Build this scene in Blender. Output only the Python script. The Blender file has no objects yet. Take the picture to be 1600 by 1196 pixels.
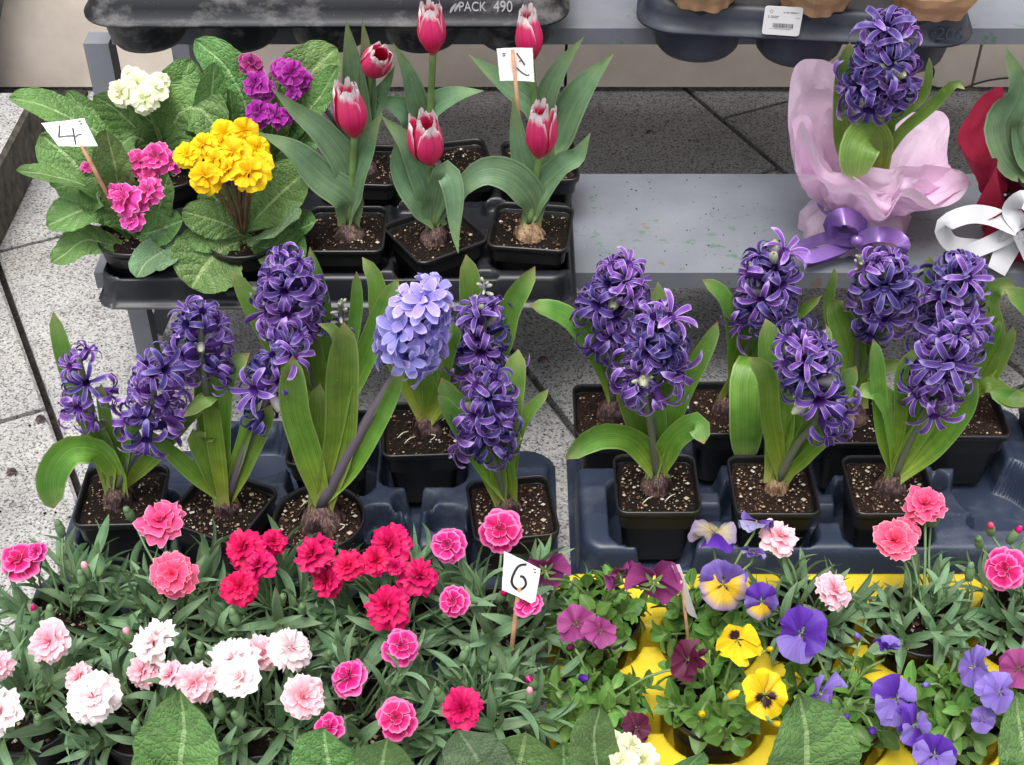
import bpy, math, random
import numpy as np
from mathutils import Vector, Matrix, noise

random.seed(11)
rng = np.random.default_rng(5)
R = math.radians
sc = bpy.context.scene

# ------------------------------------------------------------------ camera, sky, sun, exposure
CAM_H, PITCH, FPX = 1.18, R(40.5), 2200.0            # FPX: focal length in pixels of a 1600 px wide picture
cam_d = bpy.data.cameras.new('camera')
cam = bpy.data.objects.new('camera', cam_d)
sc.collection.objects.link(cam)
cam.location = (0, 0, CAM_H)
cam.rotation_euler = (R(90) - PITCH, 0, 0)
cam_d.sensor_width = 36
cam_d.lens = 36 * FPX / 1600
cam_d.clip_start = .02
cam_d.clip_end = 200
sc.camera = cam

world = bpy.data.worlds.new('World')
sc.world = world
world.use_nodes = True
wn, wl = world.node_tree.nodes, world.node_tree.links
sky = wn.new('ShaderNodeTexSky')
sky.sky_type = 'NISHITA'
sky.sun_disc = False
SUN_EL, SUN_AZ = R(74), R(205)
sky.sun_elevation = SUN_EL
sky.sun_rotation = SUN_AZ
sky.air_density, sky.dust_density, sky.ozone_density = 1.0, 4.0, 1.0
hs = wn.new('ShaderNodeHueSaturation')               # an even, nearly colourless overcast
hs.inputs['Saturation'].default_value = .22
wl.new(sky.outputs[0], hs.inputs['Color'])
wl.new(hs.outputs[0], wn['Background'].inputs['Color'])
wn['Background'].inputs['Strength'].default_value = .13

sun_d = bpy.data.lights.new('sun', 'SUN')
sun_d.energy = 1.5
sun_d.angle = R(35)
sun_d.color = (1, .97, .93)
sun = bpy.data.objects.new('sun', sun_d)
sc.collection.objects.link(sun)
sd = Vector((math.sin(SUN_AZ) * math.cos(SUN_EL), math.cos(SUN_AZ) * math.cos(SUN_EL), math.sin(SUN_EL)))
sun.rotation_euler = sd.to_track_quat('Z', 'Y').to_euler()

sc.view_settings.view_transform = 'Standard'
sc.view_settings.look = 'None'
sc.view_settings.gamma = 1
sc.view_settings.exposure = .88

# ------------------------------------------------------------------ helpers
CS, SN = math.cos(PITCH), math.sin(PITCH)
TOCAM = Vector((0, -CS, SN))
def ray(x, y):
    u, v = (x - 800) / FPX, (598 - y) / FPX
    return Vector((u, CS + v * SN, -SN + v * CS))
def PY(x, y, Y):                                      # the point of a picture position that stands at depth Y
    r = ray(x, y)
    return Vector((0, 0, CAM_H)) + r * (Y / r.y)
def PZ(x, y, z):                                      # ... that lies at height z
    r = ray(x, y)
    return Vector((0, 0, CAM_H)) + r * ((z - CAM_H) / r.z)
def mpp(p):                                           # metres per pixel at p
    q = p - Vector((0, 0, CAM_H))
    return (q.y * CS - q.z * SN) / FPX

W = {}
col = sc.collection
def link(name, data, parent=None, M=None):
    o = bpy.data.objects.new(name, data)
    col.objects.link(o)
    M = M or Matrix.Identity(4)
    if parent is not None:
        o.parent = parent
        o.matrix_parent_inverse = W[parent].inverted()
    o.matrix_basis = M
    W[o] = M
    return o
def thing(name, label, cat, loc, group=None):
    o = link(name, None, None, Matrix.Translation(loc))
    o['label'] = label
    o['category'] = cat
    if group:
        o['group'] = group
    return o
def tag(o, label, cat, group=None):
    o['label'] = label
    o['category'] = cat
    if group:
        o['group'] = group
    return o
def structure(o):
    o['kind'] = 'structure'
    return o
def mesh(name, V, F, mat, uv=None, smooth=True):
    me = bpy.data.meshes.new(name)
    me.from_pydata([tuple(v) for v in V], [], F)
    if uv is not None:
        l = me.uv_layers.new(name='UVMap')
        idx = np.empty(len(me.loops), int)
        me.loops.foreach_get('vertex_index', idx)
        l.data.foreach_set('uv', np.asarray(uv, float)[idx].ravel())
    if isinstance(mat, (list, tuple)):
        for m in mat:
            me.materials.append(m)
    elif mat:
        me.materials.append(mat)
    if smooth:
        me.polygons.foreach_set('use_smooth', np.ones(len(me.polygons), bool))
    me.update()
    return me
class MB:                                             # collects pieces for ONE mesh
    def __init__(s):
        s.V, s.F, s.UV = [], [], []
    def add(s, V, F, UV=None):
        b = len(s.V)
        s.V += [tuple(v) for v in V]
        s.F += [tuple(i + b for i in f) for f in F]
        s.UV += list(UV) if UV is not None else [(0.5, 0.5)] * len(V)
        return s
    def box(s, x0, x1, y0, y1, z0, z1):
        return s.add([(x0, y0, z0), (x1, y0, z0), (x1, y1, z0), (x0, y1, z0), (x0, y0, z1), (x1, y0, z1), (x1, y1, z1), (x0, y1, z1)],
                     [(0, 3, 2, 1), (4, 5, 6, 7), (0, 1, 5, 4), (1, 2, 6, 5), (2, 3, 7, 6), (3, 0, 4, 7)])
    def tube(s, pts, rad, n=8, cap=True):
        pts = [Vector(p) for p in pts]
        rad = rad if hasattr(rad, '__len__') else [rad] * len(pts)
        V, F, UV = [], [], []
        ref = Vector((.31, .17, .93))
        for i, p in enumerate(pts):
            t = (pts[min(i + 1, len(pts) - 1)] - pts[max(i - 1, 0)]).normalized()
            a = t.cross(ref)
            a = a.normalized() if a.length > 1e-4 else t.orthogonal().normalized()
            b = t.cross(a)
            for k in range(n):
                q = 2 * math.pi * k / n
                V.append(p + (a * math.cos(q) + b * math.sin(q)) * rad[i])
                UV.append((k / n, i / max(1, len(pts) - 1)))
        for i in range(len(pts) - 1):
            for k in range(n):
                F.append((i * n + k, i * n + (k + 1) % n, (i + 1) * n + (k + 1) % n, (i + 1) * n + k))
        if cap:
            F.append(tuple(range(n - 1, -1, -1)))
            F.append(tuple((len(pts) - 1) * n + k for k in range(n)))
        return s.add(V, F, UV)
    def lathe(s, prof, n=24, c=(0, 0, 0), jit=0):
        V, F, UV = [], [], []
        for i, (r, z) in enumerate(prof):
            for k in range(n):
                q = 2 * math.pi * k / n
                j = 1 + jit * noise.noise((math.cos(q) * 2.3 + c[0] * 70, math.sin(q) * 2.3, z * 60))
                V.append((c[0] + r * j * math.cos(q), c[1] + r * j * math.sin(q), c[2] + z))
                UV.append((k / n, i / (len(prof) - 1)))
        for i in range(len(prof) - 1):
            for k in range(n):
                F.append((i * n + k, i * n + (k + 1) % n, (i + 1) * n + (k + 1) % n, (i + 1) * n + k))
        return s.add(V, F, UV)
    def build(s, name, mat, parent=None, M=None, smooth=True):
        return link(name, mesh(name, s.V, s.F, mat, s.UV, smooth), parent, M)
    def data(s, name, mat, smooth=True):
        return mesh(name, s.V, s.F, mat, s.UV, smooth)

def crom(P, n):                                       # Catmull-Rom through points
    P = [Vector(p) for p in P]
    if len(P) == 2:
        return [P[0].lerp(P[1], i / n) for i in range(n + 1)]
    Q = [P[0] * 2 - P[1]] + P + [P[-1] * 2 - P[-2]]
    seg = [(P[i + 1] - P[i]).length for i in range(len(P) - 1)]
    tot = sum(seg)
    out = []
    for i in range(n + 1):
        d, k = tot * i / n, 0
        while k < len(seg) - 1 and d > seg[k]:
            d -= seg[k]
            k += 1
        t = min(1, d / max(seg[k], 1e-9))
        a, b, c, e = Q[k], Q[k + 1], Q[k + 2], Q[k + 3]
        out.append(.5 * ((2 * b) + (c - a) * t + (2 * a - 5 * b + 4 * c - e) * t * t + (3 * b - a - 3 * c + e) * t ** 3))
    return out
def sst(a, b, x):
    t = min(1, max(0, (x - a) / (b - a)))
    return t * t * (3 - 2 * t)
def p_hy(v):                                          # strap leaf of a hyacinth
    return (.62 + .38 * sst(0, .4, v)) * (1 if v < .72 else math.sqrt(max(0, 1 - ((v - .72) / .28) ** 2.4)) * .98 + .02)
def p_tu(v):                                          # broad pointed leaf of a tulip
    return max(.02, (.42 + .58 * sst(0, .35, v)) * (1 if v < .45 else max(0, 1 - ((v - .45) / .55) ** 1.7)))
def p_ca(v):                                          # narrow leaf of a carnation
    return max(.03, (.7 + .3 * sst(0, .4, v)) * (1 if v < .5 else max(0, 1 - ((v - .5) / .5) ** 1.8)))
def p_pr(v):                                          # spoon shaped leaf of a primrose
    b = .13 + .87 * sst(.06, .58, v)
    return max(.03, b * (1 if v < .62 else math.sqrt(max(0, 1 - ((v - .62) / .38) ** 2.1))))
def p_fr(v):                                          # pointed, shield shaped leaf
    return max(.02, (.2 + .8 * sst(.0, .45, v)) * (1 if v < .5 else max(0, 1 - ((v - .5) / .5) ** 1.9) ** .8))
def p_flap(v):
    return max(.03, (.42 + .58 * sst(0, .5, v)) * (1 if v < .74 else math.sqrt(max(0, 1 - ((v - .74) / .26) ** 4.5))))
def p_rib(v):
    return 1

def blade(path, w, prof, n0=None, nu=4, nv=16, cup=.22, twist=0, wav=0, wf=3, quilt=0, cren=0, seed=0, twist1=None):
    n0 = Vector(n0) if n0 is not None else TOCAM
    P = crom(path, nv)
    V, F, UV = [], [], []
    twist1 = twist if twist1 is None else twist1
    prev = None
    for i, p in enumerate(P):
        v = i / nv
        t = (P[min(i + 1, nv)] - P[max(i - 1, 0)]).normalized()
        s = t.cross(n0)
        s = s.normalized() if s.length > 1e-3 else (prev or Vector((1, 0, 0)))
        if prev is not None and s.length and s.dot(prev) < -.2:
            s = (prev - t * prev.dot(t)).normalized()
        prev = s
        a = R(twist + (twist1 - twist) * v)
        n = s.cross(t)
        s2 = s * math.cos(a) + n * math.sin(a)
        n2 = n * math.cos(a) - s * math.sin(a)
        hw = w / 2 * prof(v)
        if cren:
            hw *= 1 + cren * math.sin(v * 75 + seed) + cren * .8 * math.sin(v * 41 + seed * 2)
        for k in range(nu + 1):
            u = -1 + 2 * k / nu
            off = cup * hw * (u * u if nu > 2 else abs(u))
            if wav:
                off += wav * w * abs(u) ** 1.5 * math.sin(v * wf * 6.28 + seed + (1.7 if u > 0 else 0)) * min(1, v * 2.5) * prof(v)
            if quilt:
                ph = (v * 8.5 - abs(u) * 1.7)
                off += quilt * w * (abs(math.sin(ph * math.pi)) - .5) * min(1, abs(u) * 3) * (1 - .5 * abs(u))
                off -= quilt * w * 1.2 * (1 - min(1, abs(u) * 4))
                off += quilt * w * .35 * noise.noise((u * 3 + seed * 5.1, v * 8, seed * 3.3))
            V.append(p + s2 * (u * hw) + n2 * off)
            UV.append((k / nu, v))
    for i in range(nv):
        for k in range(nu):
            a = i * (nu + 1) + k
            F.append((a, a + 1, a + nu + 2, a + nu + 1))
    return V, F, UV

# ------------------------------------------------------------------ materials
class NT:
    def __init__(s, name):
        s.m = bpy.data.materials.new(name)
        s.m.use_nodes = True
        s.n, s.l = s.m.node_tree.nodes, s.m.node_tree.links
        s.p = s.n['Principled BSDF']
    def new(s, t, **kw):
        n = s.n.new('ShaderNode' + t)
        for k, v in kw.items():
            setattr(n, k, v)
        return n
    def inp(s, sock, v):
        if hasattr(v, 'is_output') or isinstance(v, bpy.types.NodeSocket):
            s.l.new(v, sock)
        else:
            sock.default_value = v
    def math(s, op, a, b=0.0, c=0.0):
        n = s.new('Math', operation=op)
        s.inp(n.inputs[0], a)
        s.inp(n.inputs[1], b)
        s.inp(n.inputs[2], c)
        return n.outputs[0]
    def mix(s, f, a, b, mode='MIX'):
        n = s.new('Mix', data_type='RGBA', blend_type=mode)
        s.inp(n.inputs[0], f)
        s.inp(n.inputs[6], a if not isinstance(a, tuple) else (*a, 1))
        s.inp(n.inputs[7], b if not isinstance(b, tuple) else (*b, 1))
        return n.outputs[2]
    def ramp(s, f, stops, interp='LINEAR'):
        n = s.new('ValToRGB')
        r = n.color_ramp
        r.interpolation = interp
        while len(r.elements) < len(stops):
            r.elements.new(.5)
        for e, (p, c) in zip(r.elements, stops):
            e.position = p
            e.color = (*c, 1) if len(c) == 3 else c
        s.inp(n.inputs[0], f)
        return n.outputs[0]
    def coord(s, kind='Object'):
        return s.new('TexCoord').outputs[kind]
    def geo(s, k='Position'):
        return s.new('NewGeometry').outputs[k]
    def uv(s):
        q = s.new('SeparateXYZ')
        s.l.new(s.coord('UV'), q.inputs[0])
        return q.outputs[0], q.outputs[1]
    def rand(s):
        return s.new('ObjectInfo').outputs['Random']
    def noise(s, scale, vec=None, detail=4, rough=.55, out='Fac', dim='3D'):
        n = s.new('TexNoise')
        if vec is not None:
            s.l.new(vec, n.inputs['Vector'])
        n.inputs['Scale'].default_value = scale
        n.inputs['Detail'].default_value = detail
        n.inputs['Roughness'].default_value = rough
        return n.outputs[out]
    def voro(s, scale, vec=None, feature='F1', out='Distance', rnd=1):
        n = s.new('TexVoronoi', feature=feature)
        if vec is not None:
            s.l.new(vec, n.inputs['Vector'])
        n.inputs['Scale'].default_value = scale
        n.inputs['Randomness'].default_value = rnd
        return n.outputs[out]
    def mapv(s, vec, sc):
        n = s.new('Mapping')
        s.l.new(vec, n.inputs[0])
        n.inputs['Scale'].default_value = sc
        return n.outputs[0]
    def hsv(s, c, h=.5, sa=1.0, v=1.0):
        n = s.new('HueSaturation')
        s.inp(n.inputs['Hue'], h)
        s.inp(n.inputs['Saturation'], sa)
        s.inp(n.inputs['Value'], v)
        s.l.new(c, n.inputs['Color'])
        return n.outputs[0]
    def bump(s, h, st=.3, d=.002):
        n = s.new('Bump')
        n.inputs['Strength'].default_value = st
        n.inputs['Distance'].default_value = d
        s.l.new(h, n.inputs['Height'])
        s.l.new(n.outputs[0], s.p.inputs['Normal'])
        return n.outputs[0]
    def out(s, colr, rough=.5, spec=.5, metal=0.0, sheen=0):
        s.inp(s.p.inputs['Base Color'], colr if not isinstance(colr, tuple) else (*colr, 1))
        s.inp(s.p.inputs['Roughness'], rough)
        s.p.inputs['Specular IOR Level'].default_value = spec
        s.p.inputs['Metallic'].default_value = metal
        s.colr = colr
        return s
    def translucent(s, f, colr=None, nrm=None):
        t = s.new('BsdfTranslucent')
        c = colr if colr is not None else s.colr
        s.inp(t.inputs[0], c if not isinstance(c, tuple) else (*c, 1))
        m = s.new('MixShader')
        m.inputs[0].default_value = f
        s.l.new(s.p.outputs[0], m.inputs[1])
        s.l.new(t.outputs[0], m.inputs[2])
        s.l.new(m.outputs[0], s.n['Material Output'].inputs[0])
        return s

def leaf_mat(name, stops, edge=None, streak=0, rough=.45, tr=.22, vary=.25, mid=None, spec=.45):
    N = NT(name)
    u, v = N.uv()
    c = N.ramp(v, stops)
    pos = N.geo()
    if streak:
        vec = N.mapv(N.coord('UV'), (streak, 1.2, 1))
        s = N.noise(1.0, vec, 3)
        c = N.mix(1.0, c, N.ramp(s, [(.3, (.66, .68, .66)), (.7, (1.24, 1.22, 1.2))]), 'MULTIPLY')
        N.bump(s, .55, .0014)
    b = N.noise(45, pos, 5)
    sc2 = N.math('GREATER_THAN', N.noise(150, pos, 3, .6), .70)
    c = N.mix(N.math('MULTIPLY', sc2, .35), c, tuple(min(1, x * 1.9) for x in stops[2][1]))
    c = N.mix(1.0, c, N.ramp(b, [(.3, (.75, .8, .78)), (.7, (1.18, 1.12, 1.1))]), 'MULTIPLY')
    e = N.math('ABSOLUTE', N.math('SUBTRACT', u, .5))
    if edge:
        c = N.mix(N.math('MULTIPLY', N.math('GREATER_THAN', e, .455), .6), c, edge)
    if mid:
        c = N.mix(N.math('MULTIPLY', N.math('LESS_THAN', e, .045), .6), c, mid)
    r = N.rand()
    tip = N.math('MULTIPLY', N.math('GREATER_THAN', N.math('ADD', v, N.math('MULTIPLY', N.noise(60, pos, 2), .05)), 1.0), N.math('GREATER_THAN', r, .55))
    c = N.mix(N.math('MULTIPLY', tip, .7), c, (.30, .20, .07))
    c = N.hsv(c, N.math('ADD', .5 - .016, N.math('MULTIPLY', r, .032)), 1.0, N.math('ADD', 1 - vary / 2, N.math('MULTIPLY', r, vary)))
    N.out(c, rough, spec)
    N.translucent(tr)
    return N.m

HY_LEAF = leaf_mat('hyacinth_leaf', [(0, (.56, .60, .20)), (.15, (.36, .49, .07)), (.4, (.19, .37, .05)), (.85, (.15, .31, .06)), (.96, (.26, .38, .12)), (1, (.42, .42, .2))], edge=(.33, .45, .16), streak=26, rough=.32, tr=.3, vary=.35)
TU_LEAF = leaf_mat('tulip_leaf', [(0, (.32, .43, .17)), (.2, (.18, .305, .155)), (.7, (.155, .285, .16)), (1, (.21, .33, .14))], edge=(.26, .36, .2), streak=22, rough=.5, tr=.2, vary=.2)
CA_LEAF = leaf_mat('carnation_leaf', [(0, (.22, .34, .15)), (.5, (.175, .305, .17)), (1, (.23, .36, .2))], streak=8, rough=.55, tr=.28, vary=.55, mid=(.22, .33, .19))
PA_LEAF = leaf_mat('pansy_leaf', [(0, (.21, .34, .07)), (.5, (.125, .27, .055)), (1, (.13, .27, .06))], rough=.42, tr=.22, vary=.6, mid=(.22, .33, .12))

def primrose_leaf_mat(name, base, vein, tr=.2):
    N = NT(name)
    u, v = N.uv()
    e = N.math('ABSOLUTE', N.math('SUBTRACT', u, .5))
    ph = N.math('SUBTRACT', N.math('MULTIPLY', v, 8.5), N.math('MULTIPLY', e, 3.4))
    lat = N.math('ABSOLUTE', N.math('SINE', N.math('MULTIPLY', ph, math.pi)))
    latl = N.math('SUBTRACT', 1.0, N.ramp(lat, [(0, (0, 0, 0)), (.17, (1, 1, 1))]))
    mid = N.math('LESS_THAN', e, .028)
    pos = N.geo()
    wob = N.new('Mapping')
    N.l.new(N.coord('UV'), wob.inputs[0])
    wob.inputs['Scale'].default_value = (14, 26, 1)
    net = N.voro(1.0, wob.outputs[0], 'DISTANCE_TO_EDGE', rnd=.8)
    netl = N.ramp(net, [(0, (1, 1, 1)), (.10, (0, 0, 0))])
    c = N.ramp(N.noise(28, pos, 3), [(.3, tuple(x * .72 for x in base)), (.7, tuple(x * 1.25 for x in base))])
    c = N.mix(N.math('MULTIPLY', netl, .17), c, vein)
    c = N.mix(N.math('MULTIPLY', latl, .45), c, vein)
    c = N.mix(N.math('MULTIPLY', mid, .75), c, tuple(min(1, x * 1.25) for x in vein))
    r = N.rand()
    c = N.hsv(c, N.math('ADD', .482, N.math('MULTIPLY', r, .036)), 1.0, N.math('ADD', .92, N.math('MULTIPLY', r, .4)))
    h = N.math('SUBTRACT', N.math('ADD', N.math('MULTIPLY', N.ramp(net, [(0, (0, 0, 0)), (.22, (.8, .8, .8)), (.5, (1, 1, 1))], 'EASE'), .6), N.math('MULTIPLY', lat, .6)), N.math('MULTIPLY', mid, .6))
    N.bump(h, .62, .0030)
    N.out(c, .46, .42)
    N.translucent(tr)
    return N.m
PR_LEAF = primrose_leaf_mat('primrose_leaf', (.125, .25, .07), (.30, .43, .19))
PR_LEAF2 = primrose_leaf_mat('primrose_leaf_pale', (.155, .26, .13), (.3, .4, .23))

def petal_mat(name, stops, edge=None, ew=.8, vary=.2, tr=.28, rough=.55, vein=.18, mid=None, hue=.02, sat=1.0):
    N = NT(name)
    u, v = N.uv()
    c = N.ramp(v, stops)
    e = N.math('MULTIPLY', N.math('ABSOLUTE', N.math('SUBTRACT', u, .5)), 2)
    s = N.noise(1.0, N.mapv(N.coord('UV'), (16, 1.5, 1)), 3)
    c = N.mix(1.0, c, N.ramp(s, [(.3, (1 - vein,) * 3), (.7, (1 + vein,) * 3)]), 'MULTIPLY')
    if mid:
        c = N.mix(N.ramp(e, [(0, (.8, .8, .8)), (.45, (0, 0, 0))]), c, mid)
    if edge:
        ed = N.math('MAXIMUM', N.ramp(e, [(ew, (0, 0, 0)), (min(.995, ew + .14), (1, 1, 1))]), N.ramp(v, [(ew + .02, (0, 0, 0)), (min(.995, ew + .14), (1, 1, 1))]))
        c = N.mix(ed, c, edge)
    r = N.rand()
    c = N.hsv(c, N.math('ADD', .5 - hue / 2, N.math('MULTIPLY', r, hue)), sat, N.math('ADD', 1 - vary / 2, N.math('MULTIPLY', r, vary)))
    N.bump(s, .2, .001)
    N.out(c, rough, .3)
    N.translucent(tr)
    return N.m
FL_DARK = petal_mat('hyacinth_petal_violet', [(0, (.048, .022, .13)), (.3, (.098, .045, .245)), (1, (.165, .100, .385))], edge=(.36, .28, .57), ew=.76, mid=(.085, .032, .235), vary=.75, tr=.2, rough=.34, hue=.06)  # pale petal edges: pigment plus sheen and backlight put into the colour
FL_LIGHT = petal_mat('hyacinth_petal_blue', [(0, (.16, .15, .5)), (.25, (.27, .24, .68)), (1, (.42, .36, .80))], edge=(.55, .49, .86), ew=.8, vary=.25, tr=.25, hue=.03)
FL_BUD = petal_mat('hyacinth_bud', [(0, (.22, .24, .25)), (.5, (.30, .28, .33)), (1, (.46, .50, .30))], vary=.4, tr=.1)
HY_STEM = NT('hyacinth_stem').out((.12, .14, .10), .45).m
HY_STEM_DARK = NT('hyacinth_stem_dark').out((.12, .10, .13), .45).m

def simple(name, c, rough=.5, spec=.5, nz=0, var=.15, bump=0, metal=0.0, tr=0, coord='Position'):
    N = NT(name)
    if nz:
        f = N.noise(nz, N.geo(), 5)
        cc = N.ramp(f, [(.3, tuple(x * (1 - var) for x in c)), (.7, tuple(min(1, x * (1 + var)) for x in c))])
        if bump:
            N.bump(f, bump, .002)
        N.out(cc, rough, spec, metal)
    else:
        N.out(c, rough, spec, metal)
    if tr:
        N.translucent(tr)
    return N.m

def plastic(name, c, rough=.38, dust=(.2, .19, .18), amt=.25, lo=.5, hi=.75, speck=.35, spec=.5, nsc=14):
    N = NT(name)
    pos = N.geo()
    a = N.noise(nsc, N.mapv(pos, (.6, 1, 1)), 8, .7)
    s = N.voro(220, pos)
    sp = N.math('MULTIPLY', N.math('LESS_THAN', s, .11), N.math('GREATER_THAN', N.noise(30, pos, 2), .55))
    f = N.math('MULTIPLY', N.ramp(a, [(lo, (0, 0, 0)), (hi, (1, 1, 1))]), amt)
    cc = N.mix(f, c, dust)
    cc = N.mix(N.math('MULTIPLY', sp, speck), cc, dust)
    r = N.math('ADD', rough, N.math('MULTIPLY', f, .5))
    N.bump(N.noise(160, pos, 3), .06, .001)
    N.out(cc, r, spec)
    return N.m
POT = plastic('pot_black_plastic', (.010, .010, .011), .34, (.13, .12, .11), .10)
NAVY = plastic('tray_navy_plastic', (.026, .038, .068), .38, (.17, .19, .23), .34, .48, .70, .8, nsc=22)
BLACKTRAY = plastic('tray_black_plastic', (.010, .011, .015), .38, (.15, .15, .16), .14, speck=.5)
DUSTY = plastic('tray_dusty_plastic', (.014, .015, .020), .42, (.21, .20, .195), .6, .50, .64, nsc=30)
YELLOW = plastic('tray_yellow_plastic', (.80, .60, .03), .38, (.22, .14, .04), .6, .52, .78, .6)

def soil_mat(name, c0, c1, light):
    N = NT(name)
    pos = N.geo()
    a = N.noise(330, pos, 6, .75)
    c = N.ramp(a, [(.36, c0), (.6, c1), (.75, tuple(x * 2.4 for x in c1))])
    s = N.voro(260, pos)
    g = N.math('MULTIPLY', N.math('LESS_THAN', s, .16), N.math('GREATER_THAN', N.noise(70, pos, 2), .56))
    c = N.mix(N.math('MULTIPLY', g, .7), c, light)
    N.bump(a, 1.0, .006)
    N.out(c, .85, .25)
    return N.m
SOIL = soil_mat('soil_dark', (.005, .003, .002), (.026, .014, .0095), (.25, .19, .13))
SOIL2 = soil_mat('soil_brown', (.008, .004, .003), (.050, .024, .015), (.36, .28, .2))
def grit_mat():
    N = NT('grit')
    f = N.geo('Random Per Island')
    N.out(N.ramp(f, [(0, (.05, .03, .02)), (.3, (.14, .08, .05)), (.55, (.30, .2, .12)), (.8, (.5, .42, .3)), (1, (.68, .64, .56))]), .8, .3)
    return N.m
GRIT = grit_mat()
def bulb_mat(name, c0, c1, c2):
    N = NT(name)
    ob = N.coord('Object')
    f = N.noise(1.0, N.mapv(ob, (380, 380, 45)), 5, .65)
    c = N.ramp(f, [(.32, c0), (.5, c1), (.66, c2)])
    c = N.mix(N.ramp(N.noise(70, ob, 3), [(.45, (0, 0, 0)), (.6, (1, 1, 1))]), c, c0)
    N.bump(f, .9, .003)
    N.out(c, .5, .4)
    return N.m
BULB = bulb_mat('bulb_skin', (.035, .018, .02), (.13, .075, .075), (.34, .22, .15))
BULB2 = bulb_mat('bulb_skin_pale', (.18, .09, .05), (.42, .28, .16), (.62, .48, .30))
ROOT = simple('root', (.6, .56, .46), .6)
GREEN_STEM = simple('green_stem', (.17, .27, .09), .5, .4, 60, .2)
CA_STEM = simple('carnation_stem', (.13, .22, .10), .5, .4, 60, .2)
RED_STEM = simple('primrose_stem', (.16, .10, .06), .5, .4, 60, .4)

def speckled(name):                                   # washed terrazzo paving: pale with dark chips
    N = NT(name)
    pos = N.geo()
    chips = N.voro(430, pos, 'F1', 'Color')
    q = N.new('SeparateXYZ')
    N.l.new(chips, q.inputs[0])
    c = N.ramp(q.outputs[0], [(0, (.13, .13, .135)), (.14, (.21, .21, .215)), (.3, (.40, .398, .394)), (.62, (.48, .476, .468)), (1, (.57, .565, .555))])
    fine = N.noise(420, pos, 3, .7)
    c = N.mix(1.0, c, N.ramp(fine, [(.3, (.72, .72, .72)), (.7, (1.2, 1.2, 1.2))]), 'MULTIPLY')
    big = N.noise(5, pos, 5)
    c = N.mix(1.0, c, N.ramp(big, [(.3, (.74, .74, .76)), (.7, (1.06, 1.05, 1.03))]), 'MULTIPLY')
    st = N.ramp(N.noise(2.2, pos, 7, .7), [(.52, (1, 1, 1)), (.66, (.78, .765, .74))])
    c = N.mix(1.0, c, st, 'MULTIPLY')
    gum = N.math('LESS_THAN', N.math('ADD', N.voro(7, pos), N.math('MULTIPLY', N.noise(60, pos, 2), .05)), .075)
    c = N.mix(N.math('MULTIPLY', gum, .55), c, (.07, .065, .06))
    N.bump(N.math('ADD', q.outputs[1], fine), .5, .0015)
    N.out(c, .8, .3)
    return N.m
TERRAZZO = speckled('terrazzo_paving')
JOINT = simple('joint_dirt', (.035, .03, .027), .9, .2, 150, .6, .6)
KERB_SIDE = simple('kerb_side_shaded', (.10, .092, .08), .85, .2, 60, .5, .5)  # dark tone paints the shade on the kerb's side faces

# ------------------------------------------------------------------ the setting
g = MB()
g.add([(-60, -40, -.03), (60, -40, -.03), (60, 60, -.03), (-60, 60, -.03)], [(0, 1, 2, 3)])
structure(g.build('ground', JOINT))

pave = structure(link('pavement', None, None, Matrix.Identity(4)))
ca, sa = math.cos(R(26)), math.sin(R(26))
TILE = .578
def tile_mesh(w, l):
    b, V, F = .004, [], []
    for z, i in ((-.03, 0), (-.004, 0), (0, b)):
        V += [(i, i, z), (w - i, i, z), (w - i, l - i, z), (i, l - i, z)]
    for k in range(2):
        for j in range(4):
            F.append((k * 4 + j, k * 4 + (j + 1) % 4, k * 4 + 4 + (j + 1) % 4, k * 4 + 4 + j))
    F.append((8, 9, 10, 11))
    return mesh('paving_slab', V, F, TERRAZZO, smooth=False)
TM = tile_mesh(TILE - .009, TILE - .009)
OFF = {-1: 1.463, 0: 1.262, 1: 1.533}
for i in range(-4, 6):
    n0 = .063 + i * TILE
    m0 = OFF.get(i, 1.3 + .2 * math.sin(i * 2.1))
    for j in range(-5, 5):
        mm = m0 + j * TILE
        x, y = n0 * ca - mm * sa, n0 * sa + mm * ca
        if -3 < x < 3.2 and -.6 < y < 2.9:
            M = Matrix.Translation((x, y, random.uniform(-.0012, 0))) @ Matrix.Rotation(R(26), 4, 'Z')
            link('paving_slab', TM, pave, M)

# raised kerb slab at the left
kb = structure(link('kerb', None, None, Matrix.Identity(4)))
hk = .093
def kq(z, i):
    return [(-2.2, .3, z), (-.745 - i, .3, z), (-.745 - i, 1.975 - i, z), (-2.2, 1.975 - i, z)]
V = kq(.001, 0) + kq(hk - .006, 0) + kq(hk, .006)
F = [(a + j, a + (j + 1) % 4, a + 4 + (j + 1) % 4, a + 4 + j) for a in (0, 4) for j in range(4)]
link('kerb_side', mesh('kerb_side', V, F, KERB_SIDE, smooth=False), kb)
link('kerb_top', mesh('kerb_top', kq(hk + .0005, .0055), [(0, 1, 2, 3)], TERRAZZO, smooth=False), kb)
structure(MB().box(-2.2, -.72, 1.985, 2.138, -.02, .006).build('dark_strip', JOINT, smooth=False))  # flat dark strip between the kerb end and the wall

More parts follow.
